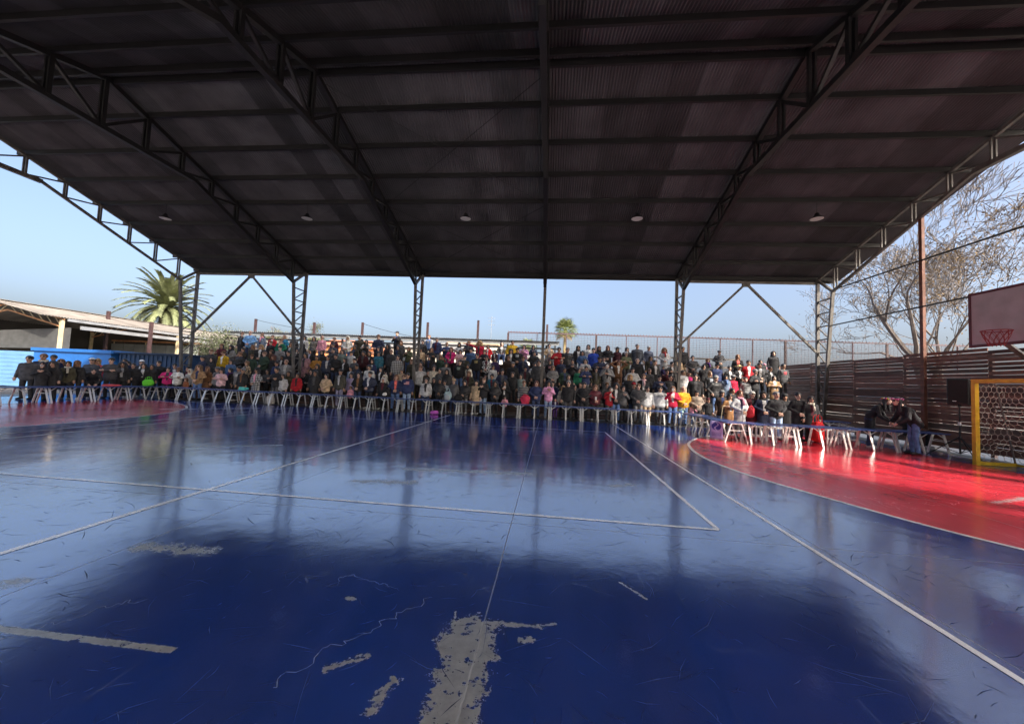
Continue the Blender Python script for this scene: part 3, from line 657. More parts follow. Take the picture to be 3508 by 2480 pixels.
# ------------------------------------------------------------------ people: one continuous surface per body, polygonised from blended volumes
def smin(a, b_, k):
    h = np.clip(.5 + .5 * (b_ - a) / k, 0, 1); return b_ * (1 - h) + a * h - k * h * (1 - h)
def d_cap(P, a, b_, r0, r1, u=None, q=1.0):
    a = np.array(a, float); b_ = np.array(b_, float); d = b_ - a; t = np.clip(((P - a) @ d) / (d @ d + 1e-9), 0, 1)
    v = P - a - t[..., None] * d
    if u is not None:
        u = np.array(u, float); u = u / np.linalg.norm(u); l = v @ u; v = v + (l / q - l)[..., None] * u
    return np.sqrt((v * v).sum(-1)) - (r0 + (r1 - r0) * t)
def d_ell(P, c, r):
    r = np.array(r, float); q = (P - np.array(c, float)) / r; n = np.sqrt((q * q).sum(-1)); return (n - 1) * r.min()
def nets(fn, lo, hi, h):
    lo = np.array(lo, float); n = np.ceil((np.array(hi) - lo) / h).astype(int) + 1
    ax = [lo[i] + h * np.arange(n[i]) for i in range(3)]
    G = np.stack(np.meshgrid(*ax, indexing='ij'), -1); S = fn(G); ins = S < 0
    nc = n - 1; acc = np.zeros((*nc, 3)); cnt = np.zeros(nc)
    cs = [(i, j, k) for i in (0, 1) for j in (0, 1) for k in (0, 1)]
    sl = lambda c: tuple(slice(c[i], c[i] + nc[i]) for i in range(3))
    for c in cs:
        for axis in range(3):
            if c[axis]: continue
            e = list(c); e[axis] = 1; a = S[sl(c)]; b_ = S[sl(e)]; m = (a < 0) != (b_ < 0)
            t = np.where(m, a / np.where(m, a - b_, 1), 0); p = np.stack([np.full(nc, float(c[i])) for i in range(3)], -1); p[..., axis] += t
            acc += p * m[..., None]; cnt += m
    act = cnt > 0; idx = -np.ones(nc, int); idx[act] = np.arange(act.sum())
    ijk = np.argwhere(act); V = lo + (ijk + acc[act] / cnt[act][:, None]) * h
    F = []
    for axis in range(3):
        o1, o2 = [(1, 2), (2, 0), (0, 1)][axis]
        sA = [slice(1, n[i] - 1) for i in range(3)]; sA[axis] = slice(0, nc[axis]); sB = list(sA); sB[axis] = slice(1, n[axis])
        A, B = ins[tuple(sA)], ins[tuple(sB)]; w = np.argwhere(A != B)
        if len(w) == 0: continue
        flip = A[tuple(w.T)]
        base = w.copy(); base[:, o1] += 1; base[:, o2] += 1
        def g(a, c):
            q = base.copy(); q[:, o1] += a; q[:, o2] += c; return idx[tuple(q.T)]
        f = np.stack([g(-1, -1), g(0, -1), g(0, 0), g(-1, 0)], 1); f[~flip] = f[~flip][:, ::-1]; F.append(f)
    return V, np.concatenate(F)
SKIN_, TOP_, BOT_, SHOE_, INNER_, DARK_, LIP_ = range(7)
def joints(pose):
    """joints of a 1.70 m figure facing -y"""
    J = dict(pel=(0, .0, .95), ch=(0, .0, 1.27), nk=(0, .01, 1.46), hd=(0, -.015, 1.59))
    for s, n in ((-1, 'r'), (1, 'l')):
        J['sh' + n] = (s * .155, .0, 1.345); J['hip' + n] = (s * .09, 0, .90); J['kn' + n] = (s * .10, -.02, .49); J['an' + n] = (s * .11, .02, .09); J['to' + n] = (s * .13, -.15, .035)
        e, w = (s * .215, .03, 1.10), (s * .225, -.05, .87)
        if pose == 'fold': e, w = (s * .265, .02, 1.13), (s * .055, -.20, .97)
        if pose == 'cross': e, w = (s * .26, -.05, 1.15), (-s * .07, -.195 - .02 * s, 1.17)
        if pose == 'chest': e, w = (s * .245, -.06, 1.12), (s * .045, -.20, 1.25)
        if pose == 'pocket': e, w = (s * .29, .05, 1.13), (s * .20, -.06, .96)
        if pose == 'head': e, w = (s * .36, -.08, 1.50), (s * .16, -.05, 1.64)
        if pose == 'phone': e, w = ((s * .25, -.10, 1.14), (s * .07, -.27, 1.44)) if s < 0 else ((s * .25, -.05, 1.12), (s * .02, -.22, 1.2))
        if pose == 'point' and s < 0: e, w = (-.42, -.04, 1.44), (-.66, -.08, 1.50)
        if pose == 'sit':
            e, w = (s * .25, -.05, .70), (s * .11, -.33, .60)
        J['el' + n] = e; J['wr' + n] = w
    if pose == 'sit':
        for k in ('pel', 'ch', 'nk', 'hd', 'shr', 'shl', 'hipr', 'hipl'): x, y, z = J[k]; J[k] = (x, y, z - .44)
        for s, n in ((-1, 'r'), (1, 'l')): J['kn' + n] = (s * .13, -.43, .50); J['an' + n] = (s * .13, -.40, .09); J['to' + n] = (s * .15, -.57, .035)
    if pose in ('lean', 'bend'):
        q = 1.0 if pose == 'lean' else .62
        def bend(p, ang, piv=(0, 0, .95)):
            y, z = p[1] - piv[1], p[2] - piv[2]; return (p[0], piv[1] + y * math.cos(ang) - z * math.sin(ang), piv[2] + y * math.sin(ang) + z * math.cos(ang))
        for k in ('ch', 'nk', 'shr', 'shl', 'hd'): J[k] = bend(J[k], q * .95)
        hx, hy, hz = J['hd']; J['hd'] = (hx, hy - .03, hz + .02)
        for s, n in ((-1, 'r'), (1, 'l')):
            sh = J['sh' + n]; J['el' + n] = (s * .25, sh[1] - .06, sh[2] - .26); J['wr' + n] = (s * .14, sh[1] - .22, sh[2] - .46 if pose == 'lean' else sh[2] - .40)
    return J
BODY = {}
def body(kind, pose, fit):
    """kind m/w/c, fit normal/puffy/long/skirt -> (mesh, head matrix, front-surface finder)"""
    key = (kind, pose, fit)
    if key in BODY: return BODY[key]
    J = joints(pose); J = {k: np.array(v) for k, v in J.items()}
    wd = {'m': 1.16, 'w': 1.05, 'c': .98}[kind]; pf = 1.2 if fit == 'puffy' else 1.07
    hs = 1.24 if kind == 'c' else 1.07
    for k in J:
        if k[:2] in ('sh', 'el') or (k[:2] == 'wr' and pose in ('down', 'pocket')): J[k] = J[k] * np.array([wd, 1, 1])
    lat = J['shl'] - J['shr']; hipw = {'m': 1.42, 'w': 1.55, 'c': 1.4}[kind]
    pr = []
    A = lambda reg, k, fn: pr.append((reg, k, fn))
    pel, ch, nk, hd = J['pel'], J['ch'], J['nk'], J['hd']
    up = (nk - ch) / np.linalg.norm(nk - ch)
    A(TOP_, .03, lambda P: d_cap(P, pel + up * .03, ch, .105 * pf, .112 * pf, lat, 1.5 * wd))
    A(TOP_, .04, lambda P: d_cap(P, ch, nk - up * .05, .110 * pf, .058, lat, 1.5 * wd))
    A(BOT_, .03, lambda P: d_cap(P, pel - up * .06, pel - up * .0, .105, .105, lat, hipw))
    for n in 'rl': A(TOP_, .03, lambda P, n=n: d_cap(P, nk - up * .055, J['sh' + n] + up * .01, .050, .052))
    A(SKIN_, .02, lambda P: d_cap(P, nk - up * .05, hd, .052, .050))
    for s, n in ((-1, 'r'), (1, 'l')):
        sh, el, wr, hp, kn, an, to = [J[j + n] for j in ('sh', 'el', 'wr', 'hip', 'kn', 'an', 'to')]
        fd = (wr - el) / np.linalg.norm(wr - el)
        A(TOP_, .035, lambda P, sh=sh, el=el: d_cap(P, sh, el, .060 * pf, .050 * pf))
        A(TOP_, .02, lambda P, el=el, wr=wr: d_cap(P, el, wr, .052 * pf, .040 * pf))
        A(SKIN_, .012, lambda P, wr=wr, fd=fd: d_cap(P, wr + fd * .01, wr + fd * .075, .030, .032, np.cross(fd, (0.3, .2, 1)), 1.25))
        A(BOT_, .03, lambda P, hp=hp, kn=kn: d_cap(P, hp, kn, .092, .066))
        A(BOT_, .02, lambda P, kn=kn, an=an: d_cap(P, kn, an, .066, .052))
        A(SHOE_, .02, lambda P, an=an, to=to: d_cap(P, an + np.array([0, .02, -.045]), to, .045, .036))
    if fit == 'long':
        A(TOP_, .03, lambda P: d_cap(P, pel + np.array([0, 0, .05]), pel + np.array([0, 0, -.40]), .118, .135, lat, 1.45))
    if fit == 'skirt':
        A(BOT_, .03, lambda P: d_cap(P, pel, pel + np.array([0, 0, -.55]), .11, .15, lat, 1.4))
    if fit in ('normal', 'puffy'):
        A(TOP_, .02, lambda P: d_cap(P, pel + up * .02, pel - up * .10, .112 * pf, .116 * pf, lat, 1.48 * wd))
    nb = len(pr)
    # head: skull, jaw, nose, ears
    A(SKIN_, .02, lambda P: d_ell(P, hd + np.array([0, .008, .02]) * hs, np.array([.074, .092, .092]) * hs))
    A(SKIN_, .02, lambda P: d_ell(P, hd + np.array([0, -.022, -.045]) * hs, np.array([.056, .064, .068]) * hs))
    A(SKIN_, .008, lambda P: d_cap(P, hd + np.array([0, -.088, .005]) * hs, hd + np.array([0, -.103, -.028]) * hs, .008 * hs, .014 * hs))
    for s in (-1, 1): A(SKIN_, .008, lambda P, s=s: d_ell(P, hd + np.array([s * .076, .01, -.005]) * hs, np.array([.012, .022, .03]) * hs))
    def field(P, parts=False):
        D = None
        for reg, k, fn in pr:
            d = fn(P); D = d if D is None else smin(D, d, k)
        return D
    pts = np.array(list(J.values())); lo = pts.min(0) - .19; hi = pts.max(0) + .19; lo[2] = min(lo[2], -.03); hi[2] = max(hi[2], hd[2] + .16)
    V, F = nets(field, lo, hi, .019)
    V[:, 2] = np.maximum(V[:, 2], .0)
    C = V[F].mean(1); D = np.stack([fn(C) for _, _, fn in pr], 1); reg = np.array([r for r, _, _ in pr])[D.argmin(1)]
    hc = (C - hd) / hs
    head = (np.abs(hc) < (.11, .14, .16)).all(1) & (reg == SKIN_)
    front = hc[:, 1] < -.045
    eye = head & front & (np.abs(np.abs(hc[:, 0]) - .031) < .013) & (np.abs(hc[:, 2] - .012) < .010)
    brow = head & front & (np.abs(np.abs(hc[:, 0]) - .032) < .018) & (np.abs(hc[:, 2] - .034) < .007)
    lip = head & front & (np.abs(hc[:, 0]) < .022) & (np.abs(hc[:, 2] + .062) < .009)
    reg[eye | brow] = DARK_; reg[lip] = LIP_
    if pose not in ('lean', 'bend'):
        z0, z1 = pel[2] + .04, nk[2] - .02
        tt = np.clip((C[:, 2] - z0) / (z1 - z0), 0, 1)
        inner = (reg == TOP_) & (C[:, 1] < -.055) & (np.abs(C[:, 0]) < .030 + .035 * tt) & (C[:, 2] > z0) & (D[:, 0:2].min(1) < .03)
        reg[inner] = INNER_
    Vl = [tuple(v) for v in V]; Fl = [tuple(int(i) for i in f) for f in F]; rl = list(reg)
    # five separate fingers on each hand, curled a little
    for s, n in ((-1, 'r'), (1, 'l')):
        el, wr = J['el' + n], J['wr' + n]; fd = (wr - el) / np.linalg.norm(wr - el)
        side = np.cross(fd, (0, 1, 0) if abs(fd[1]) < .8 else (0, 0, 1)); side /= np.linalg.norm(side); nor = np.cross(side, fd)
        curl = nor if nor @ (np.array([0, 0, 1.0]) - wr) > 0 else -nor
        for k in range(5):
            off = (k - 1.5) * .019 if k < 4 else .0
            root = wr + fd * (.085 if k < 4 else .035) + side * (off if k < 4 else -.034)
            L = (.060, .068, .064, .050, .052)[k]; dr = fd if k < 4 else (fd * .75 - side * .65)
            p = [root, root + dr * L * .55 + curl * .006, root + dr * L * .9 + curl * .024, root + dr * L * 1.05 + curl * .045]
            mb = MB(); mb.tube(p, [.0095, .0092, .0085, .006], 5); base = len(Vl); Vl += mb.V; Fl += [tuple(i + base for i in f) for f in mb.F]; rl += [SKIN_] * len(mb.F)
    me = bpy.data.meshes.new('body_%s_%s_%s' % key); me.from_pydata(Vl, [], Fl); me.update()
    for i in range(7): me.materials.append(None)
    me.polygons.foreach_set('material_index', rl); me.polygons.foreach_set('use_smooth', [True] * len(Fl))
    HM = Matrix.Translation(tuple(hd)) @ Matrix.Diagonal((hs, hs, hs, 1))
    def front_y(x, z):
        ys = np.linspace(-.45, .1, 140); P = np.stack([np.full(140, x), ys, np.full(140, z)], 1); d = field(P)
        w = np.argwhere(d < 0); return float(ys[w[0, 0]]) if len(w) else -.12
    BODY[key] = (me, HM, front_y, float(V[:, 2].max()), J)
    return BODY[key]
HAIR = {}
def hair_mesh(style):
    if style in HAIR: return HAIR[style]
    rr = random.Random(hash(style) % 1000 if False else sum(map(ord, style)))
    cap = lambda P: d_ell(P, (0, .016, .034), (.086, .100, .094))
    face = lambda P: np.minimum(d_ell(P, (0, -.10, -.035), (.066, .085, .092)), d_cap(P, (0, -.13, -.02), (0, -.13, -.3), .07, .07))
    low = lambda P, z: -(P[..., 2] - z)
    def wob(P, d, a=.006, f=60): return d + a * np.sin(P[..., 0] * f) * np.sin(P[..., 1] * f * .9 + 1) * np.sin(P[..., 2] * f * .7 + 2)
    def fn(P):
        c = cap(P)
        if style == 'short': d = np.maximum(np.maximum(c, -face(P)), low(P, -.035 - .0 * P[..., 1]))
        elif style == 'bald': d = np.maximum(np.maximum(np.maximum(d_ell(P, (0, .014, .02), (.079, .096, .09)), -face(P)), low(P, -.035)), P[..., 2] - .03)
        elif style in ('long', 'bob'):
            zz = -.27 if style == 'long' else -.115
            d = c
            for s in (-1, 1): d = smin(d, d_cap(P, (s * .066, .01, .03), (s * .086, -.0, zz), .032, .030), .03)
            d = smin(d, d_cap(P, (0, .055, .02), (0, .075, zz), .05, .035, (1, 0, 0), 1.7), .03); d = np.maximum(d, -face(P))
        elif style == 'curly':
            d = d_ell(P, (0, .02, .03), (.112, .115, .108))
            for s in (-1, 1): d = smin(d, d_cap(P, (s * .085, .02, .0), (s * .115, .01, -.20), .055, .05), .04)
            d = smin(d, d_cap(P, (0, .07, 0), (0, .09, -.2), .07, .06, (1, 0, 0), 1.4), .04); d = np.maximum(d, -face(P)); d = wob(P, d, .016, 75)
        elif style == 'bun':
            d = smin(c, d_ell(P, (0, .085, .105), (.045, .042, .04)), .015); d = np.maximum(np.maximum(d, -face(P)), low(P, -.05))
        elif style == 'hood':
            d = smin(d_ell(P, (0, .022, .03), (.108, .120, .120)), d_cap(P, (0, .03, -.08), (0, .04, -.15), .09, .10, (1, 0, 0), 1.25), .03)
            d = np.maximum(d, -np.minimum(d_ell(P, (0, -.10, -.015), (.074, .10, .10)), d_cap(P, (0, -.16, -.1), (0, -.16, -.3), .08, .08)))
        elif style == 'cap':
            d = np.maximum(d_ell(P, (0, .012, .045), (.090, .106, .085)), low(P, .045)); d = smin(d, d_ell(P, (0, -.115, .050), (.066, .072, .011)), .01)
        elif style == 'beanie':
            d = smin(np.maximum(d_ell(P, (0, .014, .045), (.088, .104, .096)), low(P, .045)), np.maximum(d_ell(P, (0, .012, .045), (.097, .112, .06)), np.abs(P[..., 2] - .042) - .022), .008)
        elif style == 'hat':
            d = smin(np.maximum(d_ell(P, (0, .01, .06), (.088, .10, .095)), low(P, .05)), d_ell(P, (0, .005, .060), (.20, .21, .012)), .012)
        elif style == 'flatcap':
            d = smin(d_ell(P, (0, .005, .078), (.100, .118, .045)), d_ell(P, (0, -.11, .06), (.06, .05, .012)), .015)
        return wob(P, d, .003)
    big = style in ('hat', 'curly')
    V, F = nets(fn, (-.24, -.24, -.36), (.24, .24, .19), .0125 if style != 'hat' else .011)
    me = bpy.data.meshes.new('hair_' + style); me.from_pydata([tuple(v) for v in V], [], [tuple(int(i) for i in f) for f in F]); me.update()
    me.materials.append(None); me.polygons.foreach_set('use_smooth', [True] * len(me.polygons)); HAIR[style] = me
    return me
CLR = {'black': (.024, .024, .027), 'charcoal': (.055, .055, .06), 'dark grey': (.075, .075, .08), 'grey': (.17, .17, .175), 'pale grey': (.38, .38, .385), 'slate grey': (.07, .08, .10), 'slate blue': (.05, .065, .11), 'blue grey': (.13, .17, .24),
       'navy': (.028, .04, .105), 'dark navy': (.022, .029, .062), 'dark blue': (.03, .045, .10), 'royal blue': (.018, .05, .32), 'sky blue': (.13, .27, .48), 'denim blue': (.06, .11, .22), 'blue': (.09, .15, .30), 'pale blue': (.24, .32, .45), 'teal': (.02, .13, .19), 'teal blue': (.02, .14, .24),
       'olive': (.07, .065, .04), 'dark olive': (.045, .042, .03), 'olive green': (.09, .10, .055), 'olive brown': (.10, .08, .045), 'green': (.015, .13, .075), 'dark green': (.03, .055, .04), 'grey green': (.15, .19, .18), 'mint green': (.40, .58, .50),
       'red': (.30, .012, .02), 'bright red': (.58, .015, .025), 'crimson': (.33, .008, .035), 'dark red': (.12, .01, .015), 'maroon': (.09, .015, .025), 'dark maroon': (.05, .012, .018), 'burgundy': (.06, .01, .02), 'dark burgundy': (.05, .012, .02), 'coral red': (.58, .08, .08), 'coral': (.68, .12, .10), 'rust brown': (.25, .09, .04),
       'magenta': (.45, .02, .14), 'bright pink': (.68, .26, .42), 'pink': (.62, .25, .32), 'pale pink': (.55, .36, .38), 'mauve': (.28, .16, .19), 'lilac': (.36, .30, .46), 'grey lilac': (.20, .19, .27), 'purple': (.10, .04, .18), 'dark purple': (.035, .018, .07), 'pale lilac': (.5, .47, .6),
       'brown': (.15, .075, .04), 'dark brown': (.045, .028, .02), 'tan': (.27, .17, .09), 'camel brown': (.28, .14, .06), 'taupe': (.20, .16, .13), 'beige': (.42, .31, .20), 'cream': (.58, .52, .43), 'cream white': (.62, .58, .53), 'pale beige': (.46, .41, .34), 'white': (.68, .67, .66), 'ochre': (.30, .15, .035), 'mustard yellow': (.46, .29, .02), 'orange yellow': (.68, .27, .02), 'straw': (.40, .28, .14), 'silver': (.42, .41, .40), 'blonde': (.30, .19, .08), 'auburn': (.10, .03, .015), 'lightbrown': (.14, .08, .04), 'yellow': (.6, .45, .03)}
CLR = {k: tuple(min(.75, c * (1.35 if max(v) > .12 else 1.15)) for c in v) for k, v in CLR.items()}
CNAMES = sorted(CLR, key=len, reverse=True)
def colour_of(t):
    for n in CNAMES:
        if t.startswith(n + ' ') or t == n: return n
    return 'grey'
def fabric(desc):
    nm = 'fabric ' + desc
    if nm in MATS: return MATS[nm]
    base = colour_of(desc); c = CLR[base]
    if any(w in desc for w in ('plaid', 'striped', 'camouflage', 'patterned')) or ' and white' in desc:
        m = bpy.data.materials.new(nm); m.use_nodes = True; nt = m.node_tree; L = nt.links; b = nt.nodes['Principled BSDF']; b.inputs['Roughness'].default_value = .85
        tc = nd(nt, 'ShaderNodeTexCoord'); sp_ = nd(nt, 'ShaderNodeSeparateXYZ'); L.new(tc.outputs['Object'], sp_.inputs[0])
        def Mt(op, a, cc=None):
            n = nd(nt, 'ShaderNodeMath', operation=op)
            for i, v in enumerate((a, cc)):
                if v is None: continue
                if isinstance(v, (int, float)): n.inputs[i].default_value = v
                else: L.new(v, n.inputs[i])
            return n.outputs[0]
        sx = Mt('GREATER_THAN', Mt('SINE', Mt('MULTIPLY', sp_.outputs[0], 75)), .0); sz = Mt('GREATER_THAN', Mt('SINE', Mt('MULTIPLY', sp_.outputs[2], 75)), .0)
        if 'plaid' in desc: f = Mt('MULTIPLY', Mt('ADD', sx, sz), .5); c2 = (.012, .012, .014, 1) if 'olive' in desc else (.55, .55, .55, 1)
        elif 'striped' in desc: f = Mt('GREATER_THAN', Mt('SINE', Mt('MULTIPLY', sp_.outputs[2], 62)), .2); c2 = (.02, .02, .022, 1)
        elif ' and white' in desc: f = Mt('GREATER_THAN', Mt('ABSOLUTE', sp_.outputs[0]), .15); c2 = (.6, .6, .6, 1)
        else:
            nz = nd(nt, 'ShaderNodeTexNoise'); nz.inputs['Scale'].default_value = 18; L.new(tc.outputs['Object'], nz.inputs['Vector']); f = Mt('GREATER_THAN', nz.outputs[0], .52); c2 = (.04, .04, .045, 1)
        if 'camouflage' in desc: c = (.25, .24, .22)
        x = nd(nt, 'ShaderNodeMix', data_type='RGBA'); L.new(f, x.inputs[0]); x.inputs[6].default_value = (*c, 1); x.inputs[7].default_value = c2; L.new(x.outputs[2], b.inputs['Base Color'])
        MATS[nm] = m; return m
    return mat(nm, c, .45 if 'leather' in desc or 'puffer' in desc else .85, 0, .36, 9, .8, spec=.4)
SKINS = [mat('skin ' + n, c, .55, 0, .08, 30) for n, c in (('light', (.62, .40, .31)), ('warm', (.56, .34, .25)), ('tan', (.47, .27, .18)), ('brown', (.33, .18, .115)))]
SKIN_DK = mat('eyes and brows', (.02, .014, .012), .5, 0, .1, 20); LIPM = mat('lips', (.28, .09, .075), .5, 0, .1, 20)
SHOES = [mat('shoe ' + n, c, .6, 0, .1, 20) for n, c in (('black', (.015, .015, .016)), ('white', (.62, .61, .6)), ('brown', (.08, .05, .035)), ('grey', (.2, .2, .2)))]
PHONE = mat('phone case', (.55, .55, .56), .3, 0, .05, 20)
